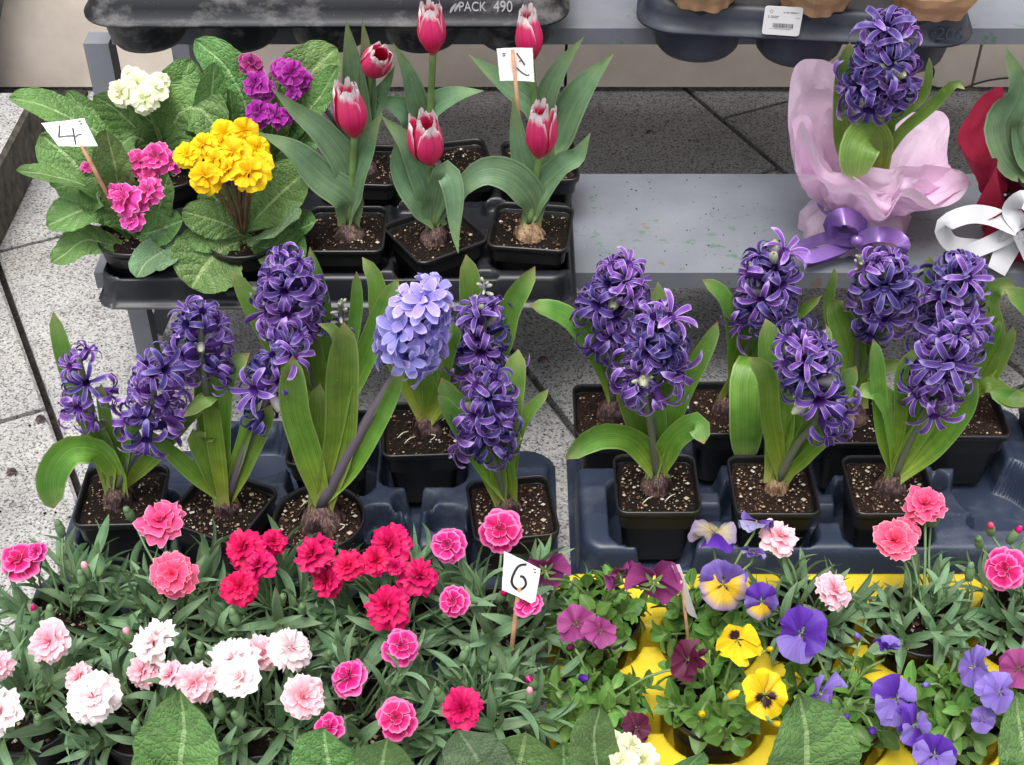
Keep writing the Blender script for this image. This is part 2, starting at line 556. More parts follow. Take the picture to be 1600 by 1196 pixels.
# wall of pale stone panels behind the stand
def stone(name, c):
    N = NT(name)
    pos = N.geo()
    a = N.noise(9, pos, 6, .6)
    c_ = N.ramp(a, [(.3, tuple(x * .82 for x in c)), (.7, tuple(x * 1.1 for x in c))])
    dots = N.voro(90, pos)
    c_ = N.mix(N.math('MULTIPLY', N.math('LESS_THAN', dots, .08), .25), c_, (.25, .2, .17))
    N.bump(a, .1, .002)
    N.out(c_, .55, .4)
    return N.m
BEIGE = stone('beige_stone', (.78, .68, .585))
wall = thing('shop_wall', 'beige stone panel wall base behind the flower stand', 'wall', (0, 2.15, 0))
wall_m = MB()
wall_m.box(-2.6, 3.2, 2.165, 2.4, 0, 2.8).build('backing', JOINT, wall, smooth=False)
edges = [-.93, .0905, .78, 1.5, 2.3, 3.1]
for a, b in zip(edges[:-1], edges[1:]):
    for z0, z1 in ((.010, .84), (.845, 1.68), (1.685, 2.7)):
        m = MB()
        m.box(a + .0025, b - .0025, 2.142, 2.166, z0, z1)
        m.build('panel', BEIGE, wall, smooth=False)
GREYWALL = simple('grey_render', (.20, .20, .205), .7, .3, 7, .15, .1)
x0, x1 = -.89, -.755
m = MB()
m.add([(-1.9, 2.10, .004), (x0, 2.10, .004), (x1, 2.10, .34), (-1.9, 2.10, .34), (-1.9, 2.136, .004), (x0, 2.136, .004), (x1, 2.136, .34), (-1.9, 2.136, .34)],
      [(0, 1, 2, 3), (1, 5, 6, 2), (3, 2, 6, 7), (5, 4, 7, 6), (0, 3, 7, 4)])
tag(m.build('grey_board', GREYWALL, smooth=False), 'plain grey board with slanted edge against the wall, far top left', 'board')

# cable along the wall
m = MB()
m.tube(crom([PY(1452, 92, 2.12), PY(1460, 116, 2.12), PY(1451, 132, 2.125), PY(1492, 141, 2.13), PY(1556, 124, 2.13), PY(1680, 118, 2.13)], 24), .0016, 6)
tag(m.build('cable', POT), 'thin black cable along the beige wall behind the pink wrapped hyacinth', 'cable')

# ------------------------------------------------------------------ the stepped stand
def painted():
    N = NT('grey_blue_painted_metal')
    pos = N.geo()
    a = N.noise(6, pos, 6, .6)
    c = N.ramp(a, [(.3, (.15, .163, .188)), (.7, (.205, .22, .248))])
    fl = N.math('MULTIPLY', N.math('GREATER_THAN', N.noise(55, N.mapv(pos, (1, 1.6, 1)), 4, .6), .61), N.math('GREATER_THAN', N.noise(9, pos, 2), .52))
    c = N.mix(N.math('MULTIPLY', fl, .8), c, (.10, .17, .12))
    gr = N.noise(3.5, pos, 6, .65)
    c = N.mix(1.0, c, N.ramp(gr, [(.3, (.72, .72, .73)), (.7, (1.12, 1.12, 1.11))]), 'MULTIPLY')
    sc_ = N.math('GREATER_THAN', N.noise(60, N.mapv(pos, (.25, 3, 3)), 4, .6), .70)
    c = N.mix(N.math('MULTIPLY', sc_, .5), c, (.13, .12, .12))
    rust = N.math('GREATER_THAN', N.noise(22, pos, 5, .6), .70)
    c = N.mix(N.math('MULTIPLY', rust, .6), c, (.19, .105, .065))
    N.bump(a, .1, .002)
    N.out(c, .55, .4)
    return N.m
PAINT = painted()
LS_Z, LS_F, LS_B = .215, 1.326, 1.540                 # lower shelf: top, front, back
US_Z, US_F = .370, 1.633
stand = thing('display_stand', 'grey-blue painted metal stepped stand holding the flower trays', 'display stand', (.2, 1.6, 0))
def shelf(z, f, b, x0, x1):
    m = MB()
    m.box(x0, x1, f, b, z - .004, z)
    m.box(x0, x1, f, f + .003, z - .022, z - .0041)
    m.box(x0, x1, b - .003, b, z - .022, z - .0041)
    for k in range(6):
        x = x0 + .02 + (x1 - x0 - .045) * k / 5
        m.box(x, x + .004, f + .0031, b - .0031, z - .016, z - .0041)
    return m.build('shelf', PAINT, stand, smooth=False)
lx = PY(140, 400, LS_F).x
shelf(LS_Z, LS_F, LS_B, lx, 1.25)
shelf(US_Z, US_F, US_F + .36, lx - .02, 1.25)  # made deeper at the back to close light gaps over the ground
shelf(.56, US_F + .33, 2.136, lx - .02, 1.25)  # unseen third shelf, added to keep the ground below in shade
def bar(p, q, w, name):
    p, q = Vector(p), Vector(q)
    t = (q - p).normalized()
    a = t.cross(Vector((0, 1, 0))).normalized()
    b = t.cross(a)
    V = []
    for c in (p, q):
        V += [c + a * w + b * w, c - a * w + b * w, c - a * w - b * w, c + a * w - b * w]
    m = MB()
    m.add(V, [(0, 1, 2, 3), (7, 6, 5, 4), (0, 4, 5, 1), (1, 5, 6, 2), (2, 6, 7, 3), (3, 7, 4, 0)])
    return m.build(name, PAINT, stand, smooth=False)
lgx = PY(222, 500, 1.43).x
for x in (lgx, 1.15):
    bar((x, 1.43, 0), (x, 1.43, LS_Z - .023), .012, 'leg')
    bar((x + .003, 1.47, .02), (x + .09, 1.47, LS_Z - .023), .011, 'brace')
ux = PY(160, 90, US_F + .02).x
for x in (ux, PY(318, 62, US_F + .2).x, 1.12):
    yy = US_F + .02 if x != PY(318, 62, US_F + .2).x else US_F + .2
    bar((x, yy, 0), (x, yy, US_Z - .023), .016, 'leg')
bar((ux, US_F + .43, 0), (ux, US_F + .43, .535), .014, 'leg')
bar((1.12, US_F + .43, 0), (1.12, US_F + .43, .535), .014, 'leg')
bar((lx + .012, LS_F + .02, LS_Z - .034), (lx + .012, US_F, LS_Z - .034), .011, 'brace')

# ------------------------------------------------------------------ trays
def sd_rbox(X, Y, cx, cy, hx, hy, r, rot=0):
    if rot:
        c, s = math.cos(rot), math.sin(rot)
        X, Y = (X - cx) * c + (Y - cy) * s, -(X - cx) * s + (Y - cy) * c
        cx = cy = 0
    qx, qy = np.abs(X - cx) - hx + r, np.abs(Y - cy) - hy + r
    return np.hypot(np.maximum(qx, 0), np.maximum(qy, 0)) + np.minimum(np.maximum(qx, qy), 0) - r
def nsm(a, b, x):
    t = np.clip((x - a) / (b - a), 0, 1)
    return t * t * (3 - 2 * t)
def tray_field(x0, x1, y0, y1, z0, zd, carve, crad, res=.0023, lip=.007, lipz=.004, keeprim=False):
    nx, ny = int((x1 - x0) / res) + 1, int((y1 - y0) / res) + 1
    X, Y = np.meshgrid(np.linspace(x0, x1, nx), np.linspace(y0, y1, ny))
    H = np.full_like(X, zd)
    e0 = sd_rbox(X, Y, (x0 + x1) / 2, (y0 + y1) / 2, (x1 - x0) / 2 - .001, (y1 - y0) / 2 - .001, crad)
    for (cx, cy, hx, hy, r, fl, soft, rot) in carve:
        d = sd_rbox(X, Y, cx, cy, hx, hy, r, rot)
        soft = soft * .7
        if keeprim:
            d = np.maximum(d, -(-.011 - e0))
        H = np.minimum(H, fl + (zd - fl) * nsm(-soft, 0, d))
    rib = np.exp(-((((X - x0) / .031) % 1 - .5) * 31 / 1.3) ** 2) * .0007 + np.exp(-((((Y - y0) / .043) % 1 - .5) * 43 / 1.3) ** 2) * .0007
    H = np.where(H > zd - .00005, H + rib, H)
    e = sd_rbox(X, Y, (x0 + x1) / 2, (y0 + y1) / 2, (x1 - x0) / 2 - .001, (y1 - y0) / 2 - .001, crad)
    rnd = np.sqrt(np.clip(1 - np.clip((e + .020) / .010, 0, 1) ** 2, 0, 1))
    base = z0 + lipz
    H = np.where(e > -.020, np.minimum(H, base + (zd - base) * (.82 + .18 * rnd)), H)
    H = np.where(e > -.011, np.minimum(H, base + (H - base) * (1 - nsm(-.011, -lip, e))), H)
    H = np.where(e > -.0025, z0, H)
    keep = e < .001
    idx = -np.ones(X.shape, int)
    idx[keep] = np.arange(keep.sum())
    V = np.stack([X[keep], Y[keep], H[keep]], 1)
    a, b, c, d = idx[:-1, :-1], idx[:-1, 1:], idx[1:, 1:], idx[1:, :-1]
    ok = (a >= 0) & (b >= 0) & (c >= 0) & (d >= 0)
    F = np.stack([a[ok], b[ok], c[ok], d[ok]], 1)
    return V, F
def tray(name, label, x0, x1, y0, y1, z0, zd, carve, mat, crad=.035, res=.0023, group=None, keeprim=False):
    V, F = tray_field(x0, x1, y0, y1, z0, zd, carve, crad, res, keeprim=keeprim)
    me = bpy.data.meshes.new(name)
    me.vertices.add(len(V))
    me.vertices.foreach_set('co', V.ravel())
    me.loops.add(F.size)
    me.loops.foreach_set('vertex_index', F.ravel().astype(np.int32))
    me.polygons.add(len(F))
    me.polygons.foreach_set('loop_start', np.arange(0, F.size, 4, dtype=np.int32))
    me.update(calc_edges=True)
    me.polygons.foreach_set('use_smooth', np.ones(len(F), bool))
    me.materials.append(mat)
    me.validate()
    return tag(link(name, me), label, 'plant tray', group)

# pot positions (picture position of the rim centre -> place)
RIM, TRIM, CRIM = .110, .286, .098
def at_rim(px, py, z=RIM):
    p = PZ(px, py, z)
    return p.x, p.y
HYP = {  # hyacinth pots
    'h1': at_rim(190, 772), 'h2': at_rim(346, 788), 'h3': at_rim(498, 806), 'h6': at_rim(800, 792),
    'h4': at_rim(515, 682), 'h5': at_rim(660, 668),
    'h7': at_rim(958, 640), 'h9': at_rim(1140, 636), 'h11': at_rim(1335, 650), 'h12': at_rim(1505, 640),
    'h8': at_rim(1026, 754), 'h10': at_rim(1208, 756), 'h13': at_rim(1390, 756)}
def cell(x, y, h=.051, r=.02, fl=.012, soft=.0065, rot=0):
    return (x, y, h, h, r, fl, soft, rot)
LX0, LX1 = at_rim(96, 800, .06)[0], .0545
cv = [cell(*HYP[k]) for k in ('h1', 'h2', 'h6', 'h4', 'h5')] + [cell(*HYP['h3'], h=.054, r=.053)]
ex = [PZ(405, 705, .06), PZ(825, 690, .06), PZ(250, 690, .06)]
for e in ex:
    cv += [cell(e.x, e.y, .050, .049), (e.x + .028, e.y + .006, .028, .013, .006, .03, .008, 0)]
fx = PZ(645, 800, .06)
cv += [(fx.x, fx.y - .015, .0115, .09, .006, .022, .010, 0),                      # channel running to the front edge
       (fx.x, fx.y + .012, .026, .017, .016, .030, .012, 0)]
for dx in (-.052, .056):
    cv += [(fx.x + dx * .68, fx.y - .016, .024, .022, .02, .034, .010, 0)]
TR_BACK, TR_FRONT = 1.252, 1.022
tray('plant_tray', 'navy plastic tray under the left group of hyacinths, with empty cells', LX0, LX1, TR_FRONT, TR_BACK, .0, .066, cv, NAVY, group='navy hyacinth trays')
RX0, RX1 = .0635, .615
cv = [cell(*HYP[k]) for k in ('h7', 'h8', 'h9', 'h10', 'h11', 'h12', 'h13')]
for a, b in (('h8', 'h10'), ('h10', 'h13')):
    x = (HYP[a][0] + HYP[b][0]) / 2
    y = HYP[a][1]
    cv += [(x, y - .002, .03, .014, .008, .036, .010, 0), (x, y + .058, .020, .03, .012, .03, .012, 0)]
hx, hy_ = HYP['h8']
cv += [(hx + .01, hy_ - .065, .0065, .04, .004, .014, .006, 0), (hx - .062, hy_ + .105, .017, .013, .006, .03, .008, 0),
       (hx + .01, hy_ - .048, .034, .02, .014, .03, .01, 0)]
q = PZ(1560, 770, .06)
cv += [cell(q.x, q.y, .054, .053), (q.x, q.y - .05, .05, .014, .012, .036, .012, 0)]
q2 = PZ(1392, 830, .06)
cv += [(HYP['h13'][0] + .066, HYP['h13'][1] + .05, .022, .018, .014, .028, .012, R(30))]
tray('plant_tray', 'navy plastic tray under the right group of hyacinths', RX0, RX1, TR_FRONT - .004, TR_BACK + .022, .0, .066, cv, NAVY, group='navy hyacinth trays')
# tray on the lower shelf with primroses and tulips
TUP = {'t1': at_rim(540, 356, TRIM), 't2': at_rim(680, 362, TRIM), 't3': at_rim(830, 352, TRIM),
       't4': at_rim(566, 256, TRIM), 't5': at_rim(708, 250, TRIM), 't6': at_rim(843, 250, TRIM)}
PRP = {'pink': at_rim(212, 362, TRIM), 'yellow': at_rim(380, 366, TRIM), 'cream': at_rim(262, 262, TRIM), 'purple': at_rim(420, 258, TRIM)}
cv = [cell(*p, h=.0475, fl=.2165, soft=.008) for p in TUP.values()] + [cell(*p, h=.0475, r=.0465, fl=.2165, soft=.008) for p in PRP.values()]
for a, b in (('t1', 't2'), ('t2', 't3'), ('t4', 't5'), ('t5', 't6')):
    x, y = (TUP[a][0] + TUP[b][0]) / 2, (TUP[a][1] + TUP[b][1]) / 2
    cv.append((x, y, .04, .016, .008, .236, .010, 0))
    cv.append((x, y - .060, .018, .02, .012, .243, .010, 0))
bx0, bx1 = PZ(152, 420, .245).x, PZ(906, 440, .245).x
ST_F, ST_B = 1.246, 1.525
shelf_tray = tray('plant_tray', 'black plastic tray of tulips and primroses on the lower shelf', bx0, bx1, ST_F, ST_B, LS_Z + .006, .258, cv, BLACKTRAY, crad=.03, keeprim=True)
# carnation tray, pansy tray
CA = {'a1': (-.440, .915), 'a2': (-.333, .912), 'a3': (-.230, .910), 'a4': (-.124, .912), 'a5': (-.014, .905),
      'b1': (-.448, .795), 'b2': (-.340, .792), 'b3': (-.236, .790), 'b4': (-.133, .792), 'b5': (-.028, .790)}
YP = {'pa1': (.083, .912), 'pa3': (.197, .905), 'cy1': (.296, .915), 'cy2': (.404, .905), 'cy3': (.510, .912),
      'pa2': (.078, .802), 'pa4': (.190, .808), 'pa5': (.306, .800), 'pa6': (.412, .800), 'pa7': (.515, .800)}
cv = [cell(x, y, .049, .048) for x, y in CA.values()]
for k in range(1, 5):
    for r in 'ab':
        x = (CA[r + str(k)][0] + CA[r + str(k + 1)][0]) / 2
        cv.append((x, CA[r + str(k)][1], .02, .012, .006, .03, .008, 0))
tray('plant_tray', 'dark navy tray under the carnation plants in the foreground', -.512, .026, .742, 1.012, .0, .062, cv, NAVY)
cv = [cell(x, y, .050, .049, soft=.009) for x, y in YP.values()]
for a, b in (('pa1', 'pa3'), ('pa3', 'cy1'), ('cy1', 'cy2'), ('cy2', 'cy3'), ('pa2', 'pa4'), ('pa4', 'pa5'), ('pa5', 'pa6'), ('pa6', 'pa7')):
    cv.append(((YP[a][0] + YP[b][0]) / 2, (YP[a][1] + YP[b][1]) / 2, .022, .013, .008, .026, .012, 0))
for a, b in (('pa1', 'pa2'), ('pa3', 'pa4'), ('cy1', 'pa5'), ('cy2', 'pa6'), ('cy3', 'pa7')):
    cv.append(((YP[a][0] + YP[b][0]) / 2, (YP[a][1] + YP[b][1]) / 2, .013, .022, .008, .026, .012, 0))
tray('plant_tray', 'bright yellow plastic tray under the pansies', .034, .575, .735, 1.008, .0, .070, cv, YELLOW)
cv = [cell(-.36 + k * .13, .675, .05, .049) for k in range(8)]
tray('plant_tray', 'dark tray of primroses at the very front edge', -.45, .64, .62, .730, .0, .06, cv, BLACKTRAY)

# ------------------------------------------------------------------ pots and soil
def rr_ring(h, r, z, n=5):
    pts = []
    for cx, cy, a0 in ((1, 1, 0), (-1, 1, 90), (-1, -1, 180), (1, -1, 270)):
        for k in range(n):
            a = R(a0 + 90 * k / (n - 1))
            pts.append((cx * (h - r) + r * math.cos(a), cy * (h - r) + r * math.sin(a), z))
    return pts
def loft(rings, close=True):
    V, F = [], []
    n = len(rings[0])
    for r in rings:
        V += r
    for i in range(len(rings) - 1):
        for k in range(n):
            F.append((i * n + k, i * n + (k + 1) % n, (i + 1) * n + (k + 1) % n, (i + 1) * n + k))
    return V, F
def pot_mesh(square=True, s=1.0):
    if square:
        prof = [(.030, .012, -.086), (.0335, .012, -.086), (.0415, .011, -.011), (.0422, .011, -.010), (.0450, .011, -.009), (.0456, .011, -.002), (.0448, .011, 0), (.0432, .010, -.0005), (.0424, .010, -.004), (.0408, .010, -.03)]
        rings = [rr_ring(h * s, r * s, z * s) for h, r, z in prof]
    else:
        prof = [(.026, -.080), (.0315, -.080), (.0405, -.012), (.0410, -.011), (.0440, -.010), (.0446, -.003), (.0440, 0), (.0424, -.0005), (.0415, -.005), (.0395, -.03)]
        rings = [[(h * s * math.cos(2 * math.pi * k / 32), h * s * math.sin(2 * math.pi * k / 32), z * s) for k in range(32)] for h, z in prof]
    V, F = loft(rings)
    n = len(rings[0])
    F.append(tuple(range(n - 1, -1, -1)))
    me = mesh('pot', V, F, POT)
    return me
POT_SQ, POT_RD = pot_mesh(True), pot_mesh(False)
POT_RDL = pot_mesh(False, 1.10)
def soil_mesh(square, h, mat, seed):
    n, m = (32, 13)
    V, F = [(0, 0, .003)], []
    for i in range(1, m + 1):
        t = i / m
        for k in range(n):
            a = 2 * math.pi * k / n
            c, s = math.cos(a), math.sin(a)
            r = h * t
            if square:
                q = (abs(c) ** 7 + abs(s) ** 7) ** (-1 / 7)
                r *= 1 + (q - 1) * min(1, t * 1.1)
            z = .004 * (1 - t * t) + .0055 * noise.noise((c * r * 150 + seed * 9, s * r * 150, seed)) + .0035 * noise.noise((c * r * 420, s * r * 420 + seed, 3))
            V.append((c * r, s * r, z))
    for k in range(n):
        F.append((0, 1 + k, 1 + (k + 1) % n))
    for i in range(m - 1):
        for k in range(n):
            a = 1 + i * n
            F.append((a + k, a + n + k, a + n + (k + 1) % n, a + (k + 1) % n))
    return mesh('soil', V, F, mat)
SOIL_SQ = [soil_mesh(True, .0412, SOIL, 1), soil_mesh(True, .0412, SOIL2, 2), soil_mesh(True, .0412, SOIL, 3)]
SOIL_RD = [soil_mesh(False, .0405, SOIL, 4), soil_mesh(False, .0405, SOIL2, 5)]
def grit_mesh(n, h, seed):
    r = random.Random(seed)
    m = MB()
    for _ in range(n):
        x, y = r.uniform(-h, h), r.uniform(-h, h)
        s = r.choice((.0006, .0007, .0009, .0011, .0015, .0023)) * r.uniform(.7, 1.3)
        e = [Vector((r.uniform(.6, 1.2) * s * d[0], r.uniform(.6, 1.2) * s * d[1], r.uniform(.5, 1) * s * d[2])) for d in ((1, 0, 0), (0, 1, 0), (-1, 0, 0), (0, -1, 0), (0, 0, 1), (0, 0, -1))]
        c = Vector((x, y, .0035 + .003 * (1 - (x * x + y * y) / h / h)))
        m.add([c + q for q in e], [(0, 1, 4), (1, 2, 4), (2, 3, 4), (3, 0, 4), (1, 0, 5), (2, 1, 5), (3, 2, 5), (0, 3, 5)])
    return m.data('soil_grit', GRIT, False)
GRITS = [grit_mesh(150, .038, 1), grit_mesh(300, .038, 2), grit_mesh(70, .027, 3)]
def bulb_mesh(seed, mat):
    m = MB()
    m.lathe([(.019, -.012), (.0215, -.004), (.0205, .004), (.016, .011), (.0105, .017), (.0085, .021), (.007, .022)], 24, (seed, 0, 0), .10)
    m.V = [(v[0] - seed, v[1], v[2]) for v in m.V]
    r = random.Random(seed)
    for k in range(7):                                # papery skin flakes
        a = r.uniform(0, 6.28)
        d = Vector((math.cos(a), math.sin(a), 0))
        m.add(*blade([d * .021 + Vector((0, 0, -.006)), d * .020 + Vector((0, 0, .006)), d * r.uniform(.013, .02) + Vector((0, 0, r.uniform(.014, .022)))], r.uniform(.006, .012), p_tu, d, 3, 5, .3))
    return m.data('bulb', mat)
BULBS = [bulb_mesh(.3 + k, BULB) for k in range(3)] + [bulb_mesh(5.1, BULB2)]
def potted(t, x, y, rim, kind='sq', rot=0, soil=0, grit=0, drop=.011, zs=1.0):
    B = Matrix.Translation((x, y, rim)) @ Matrix.Rotation(R(rot), 4, 'Z')
    pm = {'sq': POT_SQ, 'rd': POT_RD, 'rdl': POT_RDL}[kind]
    link('pot', pm, t, B @ Matrix.Diagonal((1, 1, .79 if rim == TRIM else 1, 1)))
    S = B @ Matrix.Translation((0, 0, -drop)) @ Matrix.Rotation(R(90 * random.randrange(4)), 4, 'Z')
    if kind == 'rdl':
        S = S @ Matrix.Scale(1.08, 4)
    so = link('soil', (SOIL_SQ[soil] if kind == 'sq' else SOIL_RD[soil % 2]), t, S)
    if grit is not None:
        g_ = link('soil_grit', GRITS[grit], so, S)
        g_['kind'] = 'stuff'
    return rim - drop
def frame(o, z, up=None):                             # matrix: local +Z along z, local +Y near up
    z = Vector(z).normalized()
    up = Vector(up) if up is not None else Vector((0, 0, 1))
    x = up.cross(z)
    x = x.normalized() if x.length > 1e-3 else z.orthogonal().normalized()
    y = z.cross(x)
    return Matrix.Translation(o) @ Matrix((x, y, z)).transposed().to_4x4()

# ------------------------------------------------------------------ hyacinths
def floret_mesh(mat, curl, wid, seed, ln=.019, fwd=32):
    r = random.Random(seed)
    m = MB()
    m.lathe([(.0016, 0), (.0018, .006), (.0042, .008), (.0040, .015), (.0046, .021)], 6)
    m.UV = [(.5, .12 * v) for u, v in m.UV]
    for k in range(6):
        a = R(60 * k + r.uniform(-9, 9))
        d, s = Vector((math.cos(a), math.sin(a), 0)), Vector((-math.sin(a), math.cos(a), 0))
        ang, c = R(fwd), R(curl * r.uniform(.7, 1.25))
        L = ln * r.uniform(.9, 1.1)
        p, n = d * .0042 + Vector((0, 0, .020)), 6
        tw = r.uniform(-.5, .5)
        V, F, UV = [], [], []
        for i in range(n + 1):
            v = i / n
            t = d * math.sin(ang) + Vector((0, 0, math.cos(ang)))
            nn = Vector((0, 0, math.sin(ang))) - d * math.cos(ang)
            w = wid * (.62 + .38 * sst(0, .5, v)) * (1 if v < .55 else math.sqrt(max(.02, 1 - ((v - .55) / .45) ** 2.2)))
            ss = s * math.cos(tw * v) + nn * math.sin(tw * v)
            for j, u in enumerate((-1, 0, 1)):
                V.append(p + ss * (u * w / 2) + nn * (.18 * w * abs(u)))
                UV.append((j / 2, .12 + .88 * v))
            p = p + t * (L / n)
            ang += c / n
        for i in range(n):
            for j in range(2):
                F.append((i * 3 + j, i * 3 + j + 1, i * 3 + j + 4, i * 3 + j + 3))
        m.add(V, F, UV)
    return m.data('floret', mat)
FLO_D = [floret_mesh(FL_DARK, c, .0055, i, .0205, f) for i, (c, f) in enumerate(((190, 42), (235, 36), (150, 42), (260, 40), (210, 46), (110, 40)))]
FLO_L = [floret_mesh(FL_LIGHT, c, .0098, 20 + i, .0175, 52) for i, c in enumerate((50, 75, 35, 60))]
def bud_mesh(mat, ln, seed):
    m = MB()
    m.lathe([(.0012, 0), (.002, .005), (.004, .008), (.0046, .008 + ln * .4), (.0042, .008 + ln * .75), (.001, .008 + ln)], 8, (seed, 0, 0), .2)
    m.V = [(v[0] - seed, v[1], v[2]) for v in m.V]
    return m.data('flower_bud', mat)
FLO_B = [bud_mesh(FL_BUD, .014, .2), bud_mesh(FL_BUD, .018, 1.2)]

def spike(t, base, y0, y1, rpx, n, kind='d', stem=HY_STEM, loose=.2, buds=0, sr=.0052, dens=None):
    a, b = y0.lerp(y1, .10), y1.lerp(y0, .16)
    L = (b - a).length
    ax = (b - a).normalized()
    rm = rpx * mpp(a)
    s = rm / (.0275 if kind == 'd' else .0320)
    n = int(n * (.60 if kind == 'd' else .72)) if n > 14 else n
    m = MB()
    path = crom([base, base.lerp(a, .55) + Vector((0, 0, .004)), a, b], 12)
    m.tube(path, [sr * (1 - .45 * i / 12) for i in range(13)], 8)
    st = m.build('flower_spike', stem, t)
    e1 = ax.orthogonal().normalized()
    e2 = ax.cross(e1)
    ph0 = random.uniform(0, 6)
    for i in range(n):
        h = (i + .5) / n
        ang = ph0 + i * 2.39996 + random.uniform(-.25, .25)
        el = R(-18 + 82 * h ** 1.6 + random.uniform(-10, 10))
        rad = e1 * math.cos(ang) + e2 * math.sin(ang)
        d = rad * math.cos(el) + ax * math.sin(el)
        if loose:
            d = (d + Vector((random.gauss(0, loose), random.gauss(0, loose), random.gauss(0, loose)))).normalized()
        hh = .02 + .93 * h
        o = a + ax * (L * hh)
        sz = s * (1.06 - .28 * h) * random.uniform(.78, 1.14)
        M = frame(o, d, ax) @ Matrix.Rotation(random.uniform(0, 6.28), 4, 'Z') @ Matrix.Scale(sz, 4)
        if n > 14 and random.random() < .07:
            M = frame(o, d, ax) @ Matrix.Scale(sz * .95, 4)
            link('flower_bud', random.choice(FLO_B), st, M)
        elif i >= n - buds:
            link('flower_bud', random.choice(FLO_B), st, M)
        else:
            link('floret', random.choice(FLO_L if kind == 'l' else FLO_D), st, M)
    return st

def hyacinth(key, label, leaves, spikes, rot=0, kind='sq', soil=0, grit=0, bulb=(0, 0), bm=0, roots=0, bs=1.0):
    x, y = HYP[key]
    t = thing('potted_hyacinth', label, 'hyacinth', (x, y, RIM - .086), 'potted hyacinths on the ground')
    zs = potted(t, x, y, RIM, kind, rot, soil, grit)
    bx, by = x + bulb[0], y + bulb[1]
    link('bulb', BULBS[bm], t, Matrix.Translation((bx, by, zs + .004)) @ Matrix.Rotation(random.uniform(0, 6), 4, 'Z') @ Matrix.Diagonal((bs * .82, bs * .82, bs, 1)))
    base = Vector((bx, by, zs + .020 * bs))
    for i, lf in enumerate(leaves):
        pts, w = lf[0], lf[1]
        opt = lf[2] if len(lf) > 2 else {}
        n = len(pts)
        P3, depth = [], 0
        if not opt.get('free'):
            a = R(40 * i + 15)
            P3.append(base + Vector((.006 * math.cos(a), .004 * math.sin(a) - .002, -.004)))
        for k, q in enumerate(pts):
            dy = q[2] if len(q) > 2 else opt.get('dy', -.012) * (k + 1) / n
            P3.append(PY(q[0], q[1], by + dy))
        V, F, UV = blade(P3, w * mpp(base) * 1.08, p_hy, None, 4, 18, opt.get('cup', .38), opt.get('tw', random.uniform(-22, 22)), opt.get('wav', .05), 1.5, seed=i + x * 9, twist1=opt.get('tw1', opt.get('tw', 0) + random.uniform(-35, 35)))
        link('leaf', mesh('leaf', V, F, HY_LEAF, UV), t)
    for sp in spikes:
        (ax_, ay), (tx, ty), rpx, n = sp[:4]
        o = sp[4] if len(sp) > 4 else {}
        a = PY(ax_, ay, by + o.get('d0', -.006))
        b = PY(tx, ty, by + o.get('d1', -.014))
        spike(t, base, a, b, rpx, n, o.get('k', 'd'), HY_STEM_DARK if o.get('dark') else HY_STEM, max(.2, o.get('loose', .2)), o.get('buds', 0), o.get('sr', .0052))
    for k in range(roots):
        c = Vector((x + random.uniform(-.03, .03), y + random.uniform(-.03, .03), zs + .007))
        m = MB()
        m.tube(crom([c, c + Vector((.006, .004, .004)), c + Vector((.012 * random.choice((-1, 1)), .010, .001))], 6), .0006, 5)
        m.build('root', ROOT, t)
    return t

hyacinth('h1', 'hyacinth with two violet spikes, leftmost pot, long leaf drooping left onto the paving', [
    ([(181, 735), (155, 703), (108, 702), (79, 745), (84, 795)], 44, {'dy': -.04, 'tw': 10}),
    ([(194, 706), (206, 672), (226, 662), (236, 672)], 40, {'tw': 20}),
    ([(240, 712), (292, 652), (330, 622)], 24),
    ([(168, 700), (138, 645)], 26),
    ([(150, 690), (118, 610), (83, 487)], 26, {'dy': .02}),
    ([(176, 700), (166, 640), (158, 600)], 22)],
    [((148, 660), (118, 540), 52, 17, {'loose': .35, 'd1': .0}), ((232, 685), (246, 548), 56, 34, {'d0': -.02, 'd1': -.025})], rot=2, bulb=(-.004, -.002))
hyacinth('h2', 'hyacinth with two violet spikes and several narrow leaves, between leftmost pot and round pot', [
    ([(293, 726), (234, 672)], 28, {'dy': -.02}),
    ([(334, 727), (312, 682), (322, 676)], 40, {'tw': -5}),
    ([(389, 706), (424, 632)], 30),
    ([(385, 676), (402, 600)], 20),
    ([(330, 672), (318, 566)], 33, {'dy': .02}),
    ([(343, 650), (353, 585), (390, 552)], 34, {'dy': .03}),
    ([(332, 640), (320, 622), (286, 652)], 26, {'dy': -.02})],
    [((318, 588), (312, 470), 52, 34, {'d0': .01, 'd1': .015}), ((408, 652), (455, 505), 52, 26, {'loose': .25, 'dark': 1})], rot=-24, soil=0, grit=1, bulb=(.006, 0), roots=3, bs=.8)
hyacinth('h3', 'pale lilac-blue hyacinth leaning right on a long thick stem from the round black pot', [
    ([(482, 708), (462, 641), (457, 556)], 40, {'tw': 5}),
    ([(530, 690), (533, 590), (537, 503)], 44, {'tw': -5}),
    ([(540, 590), (530, 530), (512, 510), (496, 506)], 22, {'dy': -.02}),
    ([(552, 733), (600, 645), (628, 575)], 22),
    ([(500, 720), (497, 650), (500, 600)], 30, {'dy': .015})],
    [((632, 566), (676, 446), 58, 62, {'k': 'l', 'dark': 1, 'sr': .0068})], kind='rdl', soil=1, grit=1, bm=1, bs=1.35, bulb=(.003, -.004), roots=2)
